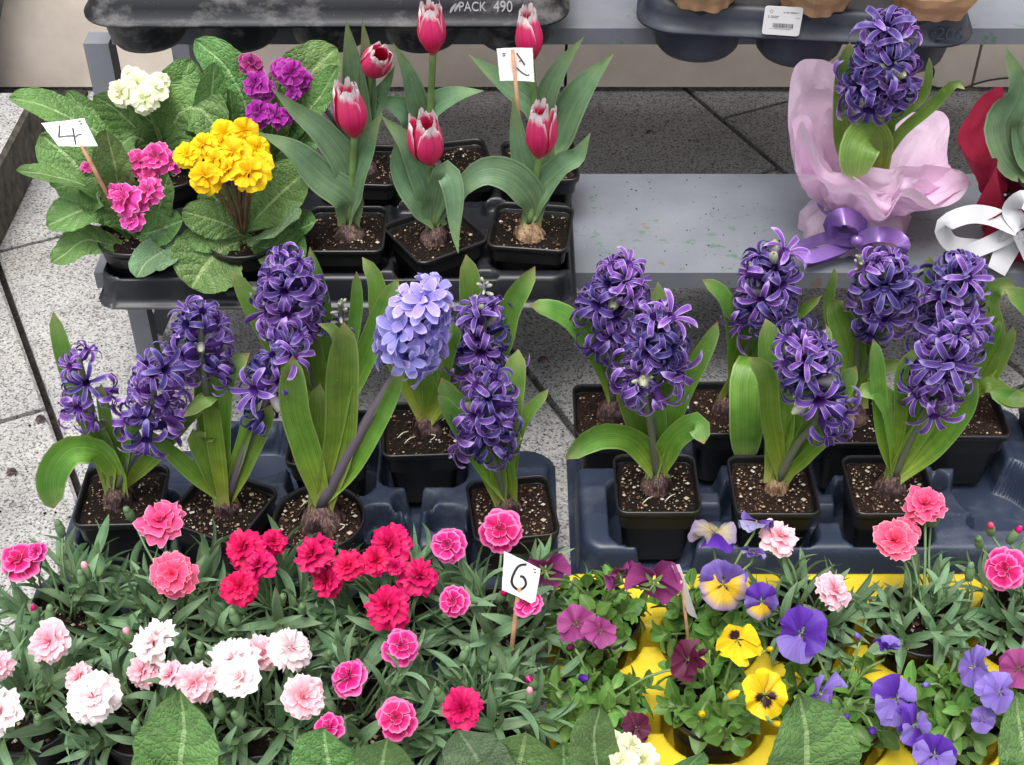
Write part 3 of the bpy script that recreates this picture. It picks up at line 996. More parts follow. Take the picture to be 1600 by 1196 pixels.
hyacinth('h4', 'violet hyacinth with a small closed bud spike, behind the round black pot', [
    ([(502, 600), (496, 520)], 42, {'tw': 8}),
    ([(478, 610), (476, 570)], 24),
    ([(556, 590), (588, 520), (622, 436)], 34, {'dy': .015}),
    ([(440, 560), (400, 490), (364, 424)], 28, {'dy': .02}),
    ([(512, 520), (500, 440), (484, 386)], 26, {'dy': .02}),
    ([(540, 570), (556, 490), (557, 424)], 18)],
    [((458, 512), (450, 396), 54, 44), ((531, 520), (533, 462), 22, 13, {'buds': 10, 'd0': .0})], soil=0, grit=0, bulb=(-.002, .002))
hyacinth('h5', 'violet hyacinth with grey closed bud tip, middle pot just behind the front rows', [
    ([(650, 600), (638, 572)], 20),
    ([(673, 600), (672, 560)], 24),
    ([(690, 610), (700, 560), (712, 520), (700, 512), (690, 514)], 16, {'dy': -.05}),
    ([(600, 520), (588, 440), (566, 402)], 26, {'dy': .03}),
    ([(735, 560), (735, 470), (728, 398)], 34, {'dy': .03}),
    ([(770, 560), (796, 480), (836, 416)], 32, {'dy': .02}),
    ([(700, 600), (722, 560)], 26)],
    [((752, 590), (757, 462), 54, 44, {'buds': 2, 'd0': -.01, 'd1': .0}), ((757, 460), (757, 438), 18, 7, {'buds': 7, 'd0': .0, 'd1': .0, 'sr': .003})], rot=3, soil=0, grit=0, bulb=(.006, .004), roots=4)
hyacinth('h6', 'low violet hyacinth in gritty soil, front right pot of the left tray', [
    ([(761, 735), (721, 675), (683, 618)], 30, {'tw': -15}),
    ([(788, 721), (806, 655)], 40, {'tw': 12}),
    ([(795, 650), (802, 590), (810, 546)], 36, {'dy': .035}),
    ([(812, 668), (857, 608)], 18, {'dy': .02}),
    ([(735, 660), (705, 620), (690, 590)], 34, {'dy': .02}),
    ([(776, 715), (768, 680)], 24)],
    [((760, 700), (770, 588), 56, 40, {'d0': -.01, 'd1': -.01})], rot=8, soil=1, grit=1, bulb=(-.006, .004), bm=1, bs=.9)
hyacinth('h7', 'violet hyacinth with one leaf stretching far left, back left pot of the right tray', [
    ([(942, 566), (885, 500), (827, 477)], 38, {'tw': -5}),
    ([(955, 560), (962, 503)], 22, {'dy': -.02}),
    ([(966, 570), (985, 520)], 22)],
    [((948, 530), (976, 402), 60, 50, {'loose': .12})], soil=1, grit=0, bulb=(-.002, .002), bm=2)
hyacinth('h8', 'violet hyacinth with green buds at its foot, front left pot of the right tray', [
    ([(996, 690), (950, 676), (915, 688), (883, 718)], 42, {'dy': -.05, 'tw': 20}),
    ([(996, 650), (974, 598)], 40),
    ([(1048, 690), (1088, 662), (1100, 694)], 36, {'dy': -.04}),
    ([(1063, 621), (1121, 502)], 27),
    ([(1034, 640), (1032, 540), (1028, 440)], 30, {'dy': .03}),
    ([(1026, 680), (1024, 620)], 26)],
    [((1010, 606), (1032, 492), 60, 46, {'d0': -.012}), ((1006, 612), (1008, 575), 26, 10, {'buds': 6, 'd0': -.035, 'd1': -.03})], soil=0, grit=1, bulb=(0, .002), roots=3)
hyacinth('h9', 'violet hyacinth with broad leaf folded down over the pot in front', [
    ([(1145, 536), (1132, 469), (1097, 437)], 26),
    ([(1166, 536), (1158, 484)], 30),
    ([(1184, 560, -.03), (1170, 590, -.055), (1168, 650, -.075), (1167, 728, -.08)], 50, {'tw': 0, 'cup': .15}),
    ([(1185, 560), (1240, 496), (1284, 461)], 18),
    ([(1180, 560), (1190, 520)], 30)],
    [((1186, 508), (1216, 385), 56, 52, {'buds': 2})], soil=1, grit=0, bulb=(-.002, .004), bm=2)
hyacinth('h10', 'violet hyacinth with loose drooping flowers, front middle pot of the right tray', [
    ([(1203, 664), (1196, 590), (1170, 558)], 30),
    ([(1256, 690), (1300, 622), (1338, 572)], 36),
    ([(1272, 698), (1316, 655)], 26, {'dy': -.03}),
    ([(1218, 660), (1206, 570), (1196, 498)], 42, {'dy': .03}),
    ([(1250, 640), (1290, 545), (1291, 507)], 18, {'dy': .03})],
    [((1284, 655), (1246, 512), 58, 44, {'loose': .2, 'd0': -.02, 'd1': -.02})], soil=1, grit=1, bulb=(.004, .0), bm=3, bs=.75)
hyacinth('h11', 'violet hyacinth standing below the purple bow of the pink bouquet', [
    ([(1330, 550), (1310, 478), (1318, 470)], 40),
    ([(1300, 520), (1292, 470), (1304, 416)], 20),
    ([(1345, 550), (1384, 492), (1422, 463)], 30),
    ([(1360, 590), (1367, 528)], 18, {'dy': -.02}),
    ([(1350, 584), (1412, 568)], 22)],
    [((1372, 510), (1386, 398), 54, 42), ((1344, 430), (1342, 395), 16, 8, {'buds': 8})], soil=0, grit=0, bulb=(0, .004))
hyacinth('h12', 'violet hyacinth standing below the white bow at the right edge', [
    ([(1548, 540), (1538, 470), (1560, 444), (1588, 450)], 40),
    ([(1545, 590), (1582, 510)], 24),
    ([(1540, 600), (1575, 622), (1612, 628)], 26, {'dy': -.03}),
    ([(1470, 520), (1450, 398)], 24, {'dy': .02}),
    ([(1530, 560), (1560, 500)], 26)],
    [((1488, 545), (1500, 402), 62, 52, {'loose': .15})], soil=1, grit=0, bulb=(-.006, .004))
hyacinth('h13', 'violet hyacinth with wide upright leaves, front right pot of the right tray', [
    ([(1380, 682), (1371, 603), (1364, 530)], 24),
    ([(1398, 690), (1388, 636), (1362, 610), (1336, 618)], 32),
    ([(1456, 692), (1498, 640), (1520, 577)], 46, {'tw': 15}),
    ([(1440, 660), (1476, 590)], 36),
    ([(1406, 664), (1410, 580), (1438, 542)], 18),
    ([(1440, 600), (1500, 550), (1514, 520)], 20, {'dy': .02})],
    [((1446, 640), (1498, 500), 62, 50, {'loose': .1})], soil=1, grit=1, bulb=(.002, 0), bm=2)
# plant beyond the right edge: only leaves reach in
HYP['h14'] = at_rim(1668, 640)
hyacinth('h14', 'hyacinth beyond the right edge, only its curling green leaves showing', [
    ([(1640, 540), (1610, 480), (1570, 452)], 34), ([(1640, 600), (1590, 622), (1545, 610)], 28, {'dy': -.02}), ([(1660, 560), (1650, 480)], 30)],
    [((1672, 520), (1680, 400), 54, 30)])

# ------------------------------------------------------------------ tulips
def tulip_petal_mat():
    N = NT('tulip_petal')
    u, v = N.uv()
    e = N.math('MULTIPLY', N.math('ABSOLUTE', N.math('SUBTRACT', u, .5)), 2)
    pos = N.geo()
    s = N.noise(1.0, N.mapv(N.coord('UV'), (14, 2.0, 1)), 4, .6)
    c = N.ramp(v, [(0, (.62, .30, .33)), (.1, (.70, .014, .075)), (.55, (.80, .035, .17)), (1, (.84, .10, .25))])
    c = N.mix(1.0, c, N.ramp(s, [(.3, (.8, .8, .8)), (.7, (1.15, 1.2, 1.2))]), 'MULTIPLY')
    lim = N.math('ADD', N.math('MULTIPLY', e, N.math('ADD', .34, N.math('MULTIPLY', v, .66))), N.math('MULTIPLY', s, .20))
    f = N.math('MAXIMUM', N.ramp(lim, [(.76, (0, 0, 0)), (.94, (1, 1, 1))]), N.ramp(N.math('ADD', v, N.math('MULTIPLY', s, .16)), [(.88, (0, 0, 0)), (.98, (1, 1, 1))]))
    c = N.mix(f, c, (.93, .84, .85))
    N.bump(s, .25, .001)
    N.out(c, .36, .45)
    N.translucent(.22)
    return N.m
TU_PETAL = tulip_petal_mat()
def tulip_petal(seed, Hh=.054, Rr=.0195, opening=.9, hw=46):
    r = random.Random(seed)
    nu, nv = 8, 12
    V, F, UV = [], [], []
    for i in range(nv + 1):
        v = i / nv
        rr = Rr * (.28 + .72 * math.sin(min(1, v / .45) * math.pi / 2)) * (1 - (1 - opening) * sst(.45, 1, v))
        wid = R(hw) * (.55 + .45 * sst(0, .35, v)) * (1 if v < .62 else math.sqrt(max(.10, 1 - ((v - .62) / .42) ** 2.2)))
        for k in range(nu + 1):
            u = -1 + 2 * k / nu
            a = u * wid
            z = Hh * v - .004 * u * u * v
            q = rr * (1 + .10 * (1 - u * u))
            if v > .8 or abs(u) > .9:
                j = sst(.7, 1, max(v, abs(u) * v))
                z += r.uniform(-.0028, .0030) * j
                q += r.uniform(-.0026, .0022) * j
                a += r.uniform(-.05, .05) * j
            V.append((q * math.cos(a), q * math.sin(a), z))
            UV.append((k / nu, v))
    for i in range(nv):
        for k in range(nu):
            a = i * (nu + 1) + k
            F.append((a, a + 1, a + nu + 2, a + nu + 1))
    return mesh('petal', V, F, TU_PETAL, UV)
TPO = [tulip_petal(k, .054, .0205, .68, 62) for k in range(3)]
TPI = [tulip_petal(10 + k, .055, .0172, .66, 56) for k in range(2)]
def tulip_flower(t, c, up, h_px, w_px, stem_from, spin=0):
    mp = mpp(c)
    s = .93 * h_px * mp / .056 / max(.55, up.normalized().cross(ray(800, 300).normalized()).length)
    sw = .93 * w_px * mp / .043
    d = up.normalized()
    b = c - d * (.028 * s)
    m = MB()
    m.tube(crom([stem_from, stem_from.lerp(b, .6) + Vector((0, .002, 0)), b + d * .004], 8), [.0042] * 5 + [.004] * 4, 8)
    m.build('flower_stem', GREEN_STEM, t)
    M = frame(b, d, (0, 1, 0)) @ Matrix.Rotation(R(spin), 4, 'Z') @ Matrix.Diagonal((sw, sw, s, 1))
    m = MB()
    m.lathe([(.001, -.001), (.006, .001), (.007, .004), (.004, .012), (.0035, .022), (.005, .026), (.001, .028)], 10)
    fl = link('flower', m.data('flower', GREEN_STEM), t, M)
    for k in range(3):
        link('petal', TPI[k % 2], fl, M @ Matrix.Rotation(R(120 * k + 60), 4, 'Z'))
    for k in range(3):
        link('petal', TPO[k], fl, M @ Matrix.Rotation(R(120 * k), 4, 'Z') @ Matrix.Rotation(R(random.uniform(-3, 5)), 4, 'Y'))
    return fl
def leaves_from(t, base, Y0, leaves, mat, prof, cup=.3, wav=.05, nu=6, nv=20, default_dy=-.012, quilt=0, cren=0, mats=None, spread=.006):
    for i, lf in enumerate(leaves):
        pts, w = lf[0], lf[1]
        opt = lf[2] if len(lf) > 2 else {}
        P3 = []
        if not opt.get('free'):
            a = R(70 * i + 15)
            P3.append(base + Vector((spread * math.cos(a), spread * .6 * math.sin(a), -.002)))
        n = len(pts)
        for k, q in enumerate(pts):
            dy = q[2] if len(q) > 2 else opt.get('dy', default_dy) * (k + 1) / n
            P3.append(PY(q[0], q[1], Y0 + dy))
        V, F, UV = blade(P3, w * mpp(base) * 1.1, opt.get('prof', prof), opt.get('n0'), nu, nv, opt.get('cup', cup), opt.get('tw', random.uniform(-20, 20)), opt.get('wav', wav), opt.get('wf', 2.2), quilt, cren, i * 1.3 + Y0 * 7, twist1=opt.get('tw1'))
        link('leaf', mesh('leaf', V, F, (mats[i % len(mats)] if mats else opt.get('mat', mat)), UV), t)
def tulip(key, label, leaves, fl, rot=0, soil=0, bulb=(0, 0), bm=0, rim=TRIM, pos=None, pot=True):
    x, y = pos or TUP[key]
    t = thing('potted_tulip', label, 'tulip', (x, y, rim - .086), 'potted red and white tulips')
    zs = potted(t, x, y, rim, 'sq', rot, soil, 0, .012)
    bx, by = x + bulb[0], y + bulb[1]
    link('bulb', BULBS[bm], t, Matrix.Translation((bx, by, zs + .002)) @ Matrix.Rotation(random.uniform(0, 6), 4, 'Z') @ Matrix.Scale(.85, 4))
    base = Vector((bx, by, zs + .018))
    leaves_from(t, base, by, leaves, TU_LEAF, p_tu)
    cx, cy, h, w, up, dyf, spin = fl
    c = PY(cx, cy, by + dyf)
    tulip_flower(t, c, Vector(up), h, w, base, spin)
    return t
tulip('t1', 'red and white fringed tulip, front row beside the yellow primrose, two leaves swept left', [
    ([(546, 312), (505, 280), (458, 236), (402, 207)], 46, {'dy': -.03, 'tw': 12, 'tw1': -25}),
    ([(545, 268), (508, 209), (464, 173), (424, 138)], 42, {'tw': -10, 'tw1': 20}),
    ([(551, 284), (574, 225), (598, 176)], 46, {'tw': 15}),
    ([(543, 275), (528, 230), (505, 190)], 46, {'dy': .01})],
    (548, 173, 80, 54, (-.03, -.28, 1), -.02, 20), soil=0, bulb=(.004, -.002), bm=0)
tulip('t2', 'red and white fringed tulip in a turned pot, middle of the front row', [
    ([(657, 308), (626, 262), (617, 222)], 52, {'tw': -12}),
    ([(668, 290), (641, 230), (596, 181)], 42),
    ([(686, 300), (697, 270), (709, 300), (711, 360), (716, 396)], 34, {'dy': -.055, 'tw': 0}),
    ([(680, 310), (686, 262)], 38)],
    (667, 218, 76, 56, (.0, -.3, 1), -.015, 50), rot=33, soil=0, bulb=(.0, .0), bm=0)
tulip('t3', 'red and white fringed tulip over a pale bare bulb, right pot of the front row', [
    ([(832, 312), (800, 276), (757, 268), (722, 296), (717, 335)], 46, {'dy': -.03, 'tw': 10}),
    ([(840, 300), (882, 258), (902, 246), (923, 208)], 42, {'wav': .12}),
    ([(832, 300), (813, 241), (801, 152)], 34, {'dy': .01}),
    ([(846, 290), (866, 225)], 34, {'dy': .012})],
    (844, 205, 82, 50, (.0, -.3, 1), -.014, 0), rot=-7, soil=0, bulb=(-.002, -.006), bm=3)
tulip('t4', 'tilted red tulip with white fringe, back row left beside the purple primrose', [
    ([(560, 180), (553, 110), (541, 32)], 38, {'tw': 5}),
    ([(574, 160), (572, 80), (566, 30)], 26),
    ([(585, 170), (606, 130), (617, 103)], 30),
    ([(556, 200), (530, 170)], 40)],
    (588, 97, 60, 50, (.30, -.75, .75), -.03, 10), rot=-3, bulb=(0, .002))
tulip('t5', 'tall red tulip with white fringe standing before the dusty tray, middle of the back row', [
    ([(656, 180), (637, 116), (614, 67)], 32, {'tw': -20}),
    ([(669, 182), (705, 152), (756, 142)], 40, {'tw': 18}),
    ([(641, 180), (585, 152)], 42),
    ([(664, 200), (655, 160)], 34)],
    (674, 45, 76, 46, (-.02, -.15, 1), -.02, 30), rot=12, bulb=(-.03, .0))
tulip('t6', 'red tulip with white fringe behind a price card, right end of the back row', [
    ([(838, 172), (785, 128), (733, 86)], 40, {'tw': -12}),
    ([(850, 168), (874, 110), (913, 57)], 32),
    ([(864, 232), (902, 152), (959, 84)], 46, {'tw': 12}),
    ([(846, 190), (840, 140)], 34, {'dy': .02})],
    (827, 54, 78, 48, (-.06, -.15, 1), -.02, 0), rot=3, bulb=(.0, .0))

# ------------------------------------------------------------------ ruffled double flowers (carnation, primrose)
def ruffled(name, mat, seed, rings, tooth=.05, ruff=.10, spread=40, nu=8, nv=5, calyx=False):
    r = random.Random(seed)
    m = MB()
    for (n, L, el, z0, rr) in rings:
        a0 = r.uniform(0, 6.28)
        for k in range(n):
            a = a0 + 2 * math.pi * k / n + r.uniform(-.18, .18)
            ph, ph2 = r.uniform(0, 6), r.uniform(0, 6)
            ele = R(el + r.uniform(-10, 10))
            ll = L * r.uniform(.88, 1.08)
            sp = R(spread) * r.uniform(.85, 1.15)
            cr = r.uniform(.7, 1.3) * ruff
            jit = [r.uniform(-1, 1) for _ in range(nu + 1)]
            V, F, UV = [], [], []
            for i in range(nv + 1):
                v = i / nv
                bend = ele - R(rr) * v * v
                for q in range(nu + 1):
                    u = -1 + 2 * q / nu
                    rad = ll * v * (1 - .13 * u * u * v) * (1 + tooth * jit[q] * sst(.7, 1, v))
                    aa = a + u * sp * (.35 + .65 * sst(0, .7, v))
                    zz = z0 + rad * math.sin(bend) + cr * ll * v ** 1.6 * (math.sin(u * 4.2 + ph) * .6 + math.sin(u * 8.1 + ph2) * .35)
                    hr = rad * math.cos(bend)
                    V.append((hr * math.cos(aa), hr * math.sin(aa), zz))
                    UV.append((q / nu, v))
            for i in range(nv):
                for q in range(nu):
                    b = i * (nu + 1) + q
                    F.append((b, b + 1, b + nu + 2, b + nu + 1))
            m.add(V, F, UV)
    return m.data(name, mat)
CARN_RINGS = [(5, 1.0, 0, 0, 16), (5, .92, 16, .03, 14), (5, .74, 30, .05, 6), (4, .50, 56, .06, 5), (3, .34, 72, .06, 0)]
PICO_RINGS = [(5, 1.0, 0, 0, 15), (5, .80, 26, .04, 14), (4, .52, 50, .08, 0)]
C_CRIM = petal_mat('carnation_crimson', [(0, (.28, .002, .03)), (.4, (.50, .003, .06)), (1, (.70, .008, .13))], vary=.2, tr=.2, hue=.012)
C_CORAL = petal_mat('carnation_coral', [(0, (.62, .03, .12)), (.5, (.78, .05, .19)), (1, (.86, .13, .28))], edge=(.93, .40, .52), ew=.93, vary=.15, hue=.03)
C_PICO = petal_mat('carnation_magenta', [(0, (.34, .003, .07)), (.35, (.56, .005, .115)), (.75, (.62, .009, .19)), (1, (.72, .05, .34))], edge=(.88, .22, .48), ew=.82, vary=.15, hue=.02)
C_WHITE = petal_mat('carnation_white', [(0, (.80, .36, .44)), (.35, (.88, .66, .70)), (1, (.92, .86, .86))], vary=.1, tr=.3, vein=.06)
C_PINK = petal_mat('carnation_pink', [(0, (.80, .22, .33)), (.5, (.88, .40, .50)), (1, (.92, .62, .68))], edge=(.94, .78, .80), ew=.92, vary=.18, tr=.3, vein=.12)
CARN = {}
for code, mat, rings, sp in (('R', C_CRIM, CARN_RINGS, 44), ('C', C_CORAL, CARN_RINGS, 46), ('W', C_WHITE, CARN_RINGS, 42), ('L', C_PINK, CARN_RINGS, 44)):
    CARN[code] = [ruffled('flower', mat, 31 * i + ord(code), [(n_, l_, e_ + (0, 8, 22, -6)[i], z_, r_) for n_, l_, e_, z_, r_ in rings], .11, (.17, .22, .14, .25)[i], sp, 12, 6) for i in range(4)]
CARN['M'] = [ruffled('flower', C_PICO, 400 + i, PICO_RINGS, .05, .11, 40, 10, 6) for i in range(3)]
CALYX = MB().lathe([(.05, -.62), (.17, -.55), (.2, -.3), (.24, -.05), (.18, 0)], 8).data('calyx', CA_STEM)
def c_bud(mat):
    m = MB()
    m.lathe([(.0015, -.008), (.0038, -.006), (.0048, 0), (.0046, .006), (.0036, .009)], 9)
    nf = len(m.F)
    m.lathe([(.0034, .0088), (.0036, .011), (.0025, .0145), (.0006, .016)], 9)
    me = m.data('flower_bud', [CA_STEM, mat])
    for p in list(me.polygons)[nf:]:
        p.material_index = 1
    return me
CBUD = {'R': c_bud(C_CRIM), 'M': c_bud(C_PICO), 'L': c_bud(C_PINK), 'C': c_bud(C_CORAL), 'W': c_bud(C_PINK), 'G': c_bud(CA_STEM)}
def proto_leaf(name, mat, ln, w, prof, droop, nu, nv, cup, seed, cren=0, n0=(0, 0, 1), wav=0):
    pts = [(0, 0, 0)]
    a = R(12)
    p = Vector((0, 0, 0))
    for k in range(4):
        p = p + Vector((math.cos(a), 0, math.sin(a))) * (ln / 4)
        a -= R(droop) / 4
        pts.append(tuple(p))
    V, F, UV = blade(pts, w, prof, n0, nu, nv, cup, 0, wav, 2, 0, cren, seed)
    return mesh(name, V, F, mat, UV)
CLEAF = [proto_leaf('leaf', CA_LEAF, .054 + .008 * (k % 3), .0102 + .0016 * (k % 2), p_ca, d, 2, 8, .35, k) for k, d in enumerate((10, 35, 60, 85, 25, 110))]
def p_ov(v):
    return max(.05, .10 + .90 * math.sin(math.pi * min(1, max(0, (v - .18) / .82)) ** .85) ** .8 if v > .18 else .10)
PLEAF = [proto_leaf('leaf', PA_LEAF, .028 + .005 * (k % 3), .0155 + .002 * (k % 2), p_ov, d, 4, 10, .25, k, .05, wav=.05) for k, d in enumerate((15, 40, 65, 30))]
def leaf_frame(o, d, nrm):
    d = d.normalized()
    y = nrm.cross(d)
    y = y.normalized() if y.length > 1e-3 else d.orthogonal().normalized()
    z = d.cross(y)
    return Matrix.Translation(o) @ Matrix((d, y, z)).transposed().to_4x4()
def curve_down(p, d, L, n, g=.3):
    pts = [p.copy()]
    for _ in range(n):
        d = (d + Vector((0, 0, -g / n))).normalized()
        p = p + d * (L / n)
        pts.append(p.copy())
    return pts
def shoots(t, x, y, z, n, Lr, nodes, LEAVES, mat, scale=1.0, tilt=(8, 75), g=.35, r=.0013, lean=(0, 0), spin=90, inc=(35, 62)):
    for i in range(n):
        a = 2.39996 * i + random.uniform(-.3, .3)
        f = math.sqrt((i + .5) / n)
        ti = R(tilt[0] + (tilt[1] - tilt[0]) * f + random.uniform(-8, 8))
        d = Vector((math.cos(a) * math.sin(ti) + lean[0], math.sin(a) * math.sin(ti) + lean[1], math.cos(ti))).normalized()
        p0 = Vector((x + .020 * f * math.cos(a), y + .020 * f * math.sin(a), z))
        L = random.uniform(*Lr) * scale
        pts = curve_down(p0, d, L, 7, g)
        m = MB()
        m.tube(pts, [r] * 6 + [r * .8] * 2, 5)
        st = m.build('shoot', mat, t)
        ro = random.uniform(0, 6)
        for k in range(nodes):
            h = .18 + .82 * (k + .6) / nodes
            j = min(6, int(h * 7))
            q = pts[j].lerp(pts[j + 1], h * 7 - j) if h < 1 else pts[-1]
            ax = (pts[j + 1] - pts[j]).normalized()
            e1 = ax.orthogonal().normalized()
            e2 = ax.cross(e1)
            for sgn in (0, math.pi):
                aa = ro + R(spin) * k + sgn + random.uniform(-.25, .25)
                o = e1 * math.cos(aa) + e2 * math.sin(aa)
                inc_ = R(random.uniform(*inc)) * (1 - .35 * k / max(1, nodes - 1))
                dd = (ax * math.cos(inc_) + o * math.sin(inc_)).normalized()
                nn = (ax * math.sin(inc_) - o * math.cos(inc_)).normalized()
                s = scale * random.uniform(.75, 1.1) * (1.0 - .35 * (k / max(1, nodes - 1)) ** 2)
                if q.z + dd.z * .03 < z - .02:
                    continue
                link('leaf', random.choice(LEAVES), st, leaf_frame(q, dd, nn) @ Matrix.Scale(s, 4))
CZ = .172
def carnation(key, label, flowers, buds=(), pos=None, lean=(0, 0), nsh=15, scale=1.0, group='carnation plants in front'):
    x, y = pos or (CA.get(key) or YP.get(key))
    t = thing('potted_carnation', label, 'carnation', (x, y, CRIM - .08), group)
    zs = potted(t, x, y, CRIM, 'rd', random.uniform(0, 90), 0, 2)
    ye = key.startswith('cy')
    shoots(t, x, y, zs, nsh, (.036, .066) if ye else (.040, .076), 4, CLEAF, CA_STEM, .85 if ye else scale, lean=lean, tilt=(6, 56) if ye else (8, 72))
    base = Vector((x, y, zs + .01))
    for i, fl in enumerate(flowers):
        px, py, code, rp = fl[:4]
        o = fl[4] if len(fl) > 4 else {}
        c = PZ(px, py, CZ + o.get('dz', random.uniform(-.008, .012)))
        nrm = Vector(o.get('n', (random.uniform(-.6, .6) + (c.x - x) * 4, -.42 + random.uniform(-.45, .35), .9))).normalized()
        s = rp * mpp(c) * 1.04
        M = frame(c, nrm, (0, 1, 0)) @ Matrix.Rotation(random.uniform(0, 6.28), 4, 'Z') @ Matrix.Scale(s, 4)
        f_ = link('flower', random.choice(CARN[code]), t, M)
        link('calyx', CALYX, f_, M @ Matrix.Translation((0, 0, .06)))
        e = c - nrm * (s * .5)
        m = MB()
        m.tube(crom([base + Vector((random.uniform(-.012, .012), random.uniform(-.012, .012), 0)), base.lerp(e, .5) + Vector((0, 0, .012)), e], 8), .0014, 6)
        m.build('flower_stem', CA_STEM, t)
    for (px, py, code) in buds:
        c = PZ(px, py, CZ - .018)
        d = Vector((random.uniform(-.4, .4), random.uniform(-.3, .2), 1))
        s = random.uniform(.85, 1.1)
        link('flower_bud', CBUD[code], t, frame(c, d) @ Matrix.Scale(s, 4))
        m = MB()
        m.tube(crom([base + Vector((random.uniform(-.015, .015), random.uniform(-.015, .015), 0)), base.lerp(c, .5) + Vector((0, 0, .01)), c - d.normalized() * .006], 6), .0012, 5)
        m.build('bud_stem', CA_STEM, t)
    return t
carnation('a1', 'leafy carnation with dark magenta flower at the far left edge, back of its tray', [(30, 876, 'M', 36), (57, 862, 'M', 18)], [(95, 830, 'G'), (136, 897, 'L'), (56, 962, 'M'), (78, 965, 'G'), (128, 908, 'G')])
carnation('a2', 'carnation with two coral pink flowers before the leftmost hyacinth pots', [(252, 815, 'C', 36), (270, 898, 'C', 37, {'n': (0, -.6, .8)})], [(204, 806, 'G')])
carnation('a3', 'carnation crowded with crimson flowers left of the round hyacinth pot', [(380, 856, 'R', 34), (404, 882, 'R', 27), (375, 917, 'R', 30), (428, 847, 'R', 22)], [(378, 951, 'R'), (368, 970, 'G'), (438, 940, 'G'), (472, 955, 'G')])
carnation('a4', 'crimson carnation with the most flowers, below the round hyacinth pot', [(488, 866, 'R', 34), (511, 906, 'R', 29, {'dz': -.02}), (543, 884, 'R', 27), (608, 852, 'R', 36), (588, 876, 'R', 24, {'dz': .012}), (655, 901, 'R', 34), (604, 948, 'R', 38), (618, 886, 'R', 16)], [])
carnation('a5', 'carnation with pale-edged magenta flowers beside the price card with a 6', [(700, 852, 'M', 30), (782, 828, 'M', 35), (708, 940, 'M', 26), (824, 942, 'M', 25)], [(783, 934, 'M')], nsh=17)
carnation('b1', 'carnation with pale pink flowers at the bottom left corner', [(77, 1003, 'L', 35), (2, 1112, 'W', 38), (-4, 1040, 'L', 26)], [(68, 1032, 'G'), (88, 1034, 'G'), (60, 1128, 'G')])
carnation('b2', 'carnation with one large white flower at lower left', [(147, 1090, 'W', 44, {'n': (.1, -.5, .85)}), (124, 1060, 'L', 26, {'dz': -.02}), (240, 1003, 'W', 38), (222, 1048, 'L', 29, {'dz': -.02})], [(204, 996, 'L'), (212, 1140, 'G')])
carnation('b3', 'carnation with a cluster of blush white flowers at the bottom, left of centre', [(268, 1054, 'L', 23), (304, 1068, 'L', 34), (365, 1030, 'W', 40), (376, 1060, 'W', 38, {'dz': .008}), (411, 1020, 'L', 28, {'dz': -.014}), (455, 1014, 'W', 38), (473, 1090, 'L', 36)], [(312, 1022, 'G'), (345, 1112, 'G'), (376, 1128, 'G')])
carnation('b4', 'carnation with four bright magenta flowers with pale rims at the bottom centre', [(627, 1010, 'M', 30), (545, 1058, 'M', 33), (619, 1122, 'M', 33, {'n': (0, -.5, .85)}), (515, 1138, 'M', 27)], [(513, 1028, 'G'), (609, 1034, 'M'), (623, 1040, 'L')])
carnation('b5', 'carnation with a single crimson flower at the foot of the price card with a 6', [(722, 1108, 'R', 34)], [(833, 1070, 'M'), (828, 1092, 'L'), (724, 1026, 'G'), (770, 1040, 'G'), (690, 1092, 'G')])
carnation('cy1', 'carnation with two light pink flowers in the yellow tray, between purple pansies', [(1218, 838, 'L', 32), (1303, 923, 'L', 30)], [], nsh=13, group='carnations in the yellow tray')
carnation('cy2', 'carnation with coral and pink flowers in the yellow tray before the gritty front right hyacinth', [(1445, 788, 'C', 32, {'dz': .02}), (1412, 830, 'C', 24), (1398, 846, 'C', 34)], [(1515, 898, 'G'), (1458, 815, 'G')], nsh=14, group='carnations in the yellow tray')
carnation('cy3', 'carnation with a magenta flower and pink buds at the right edge of the yellow tray', [(1570, 890, 'M', 34)], [(1548, 830, 'C'), (1582, 840, 'M'), (1530, 850, 'G')], nsh=14, group='carnations in the yellow tray')

# ------------------------------------------------------------------ pansies
def pansy_mat(name, stops, blotch=None, bl=(.25, .5), ray_c=None, vary=.15):
    N = NT(name)
    u, v = N.uv()
    c = N.ramp(v, stops)
    s = N.noise(1.0, N.mapv(N.coord('UV'), (22, 1.0, 1)), 3)
    c = N.mix(1.0, c, N.ramp(s, [(.3, (.78, .78, .82)), (.7, (1.15, 1.15, 1.12))]), 'MULTIPLY')
    if ray_c:
        rr = N.math('SINE', N.math('MULTIPLY', u, 55))
        f = N.math('MULTIPLY', N.math('GREATER_THAN', rr, .45), N.ramp(v, [(.12, (1, 1, 1)), (.55, (0, 0, 0))]))
        c = N.mix(f, c, ray_c)
    if blotch:
        e = N.math('ABSOLUTE', N.math('SUBTRACT', u, .5))
        q = N.math('ADD', v, N.math('MULTIPLY', N.math('SUBTRACT', s, .5), .35))
        q = N.math('ADD', q, N.math('MULTIPLY', N.math('POWER', e, 2.0), .9))
        c = N.mix(N.ramp(q, [(bl[0], (1, 1, 1)), (bl[1], (0, 0, 0))]), c, blotch)
    r = N.rand()
    c = N.hsv(c, .5, 1.0, N.math('ADD', 1 - vary / 2, N.math('MULTIPLY', r, vary)))
    N.bump(s, .3, .001)
    N.out(c, .5, .3)
    N.translucent(.25)
    return N.m
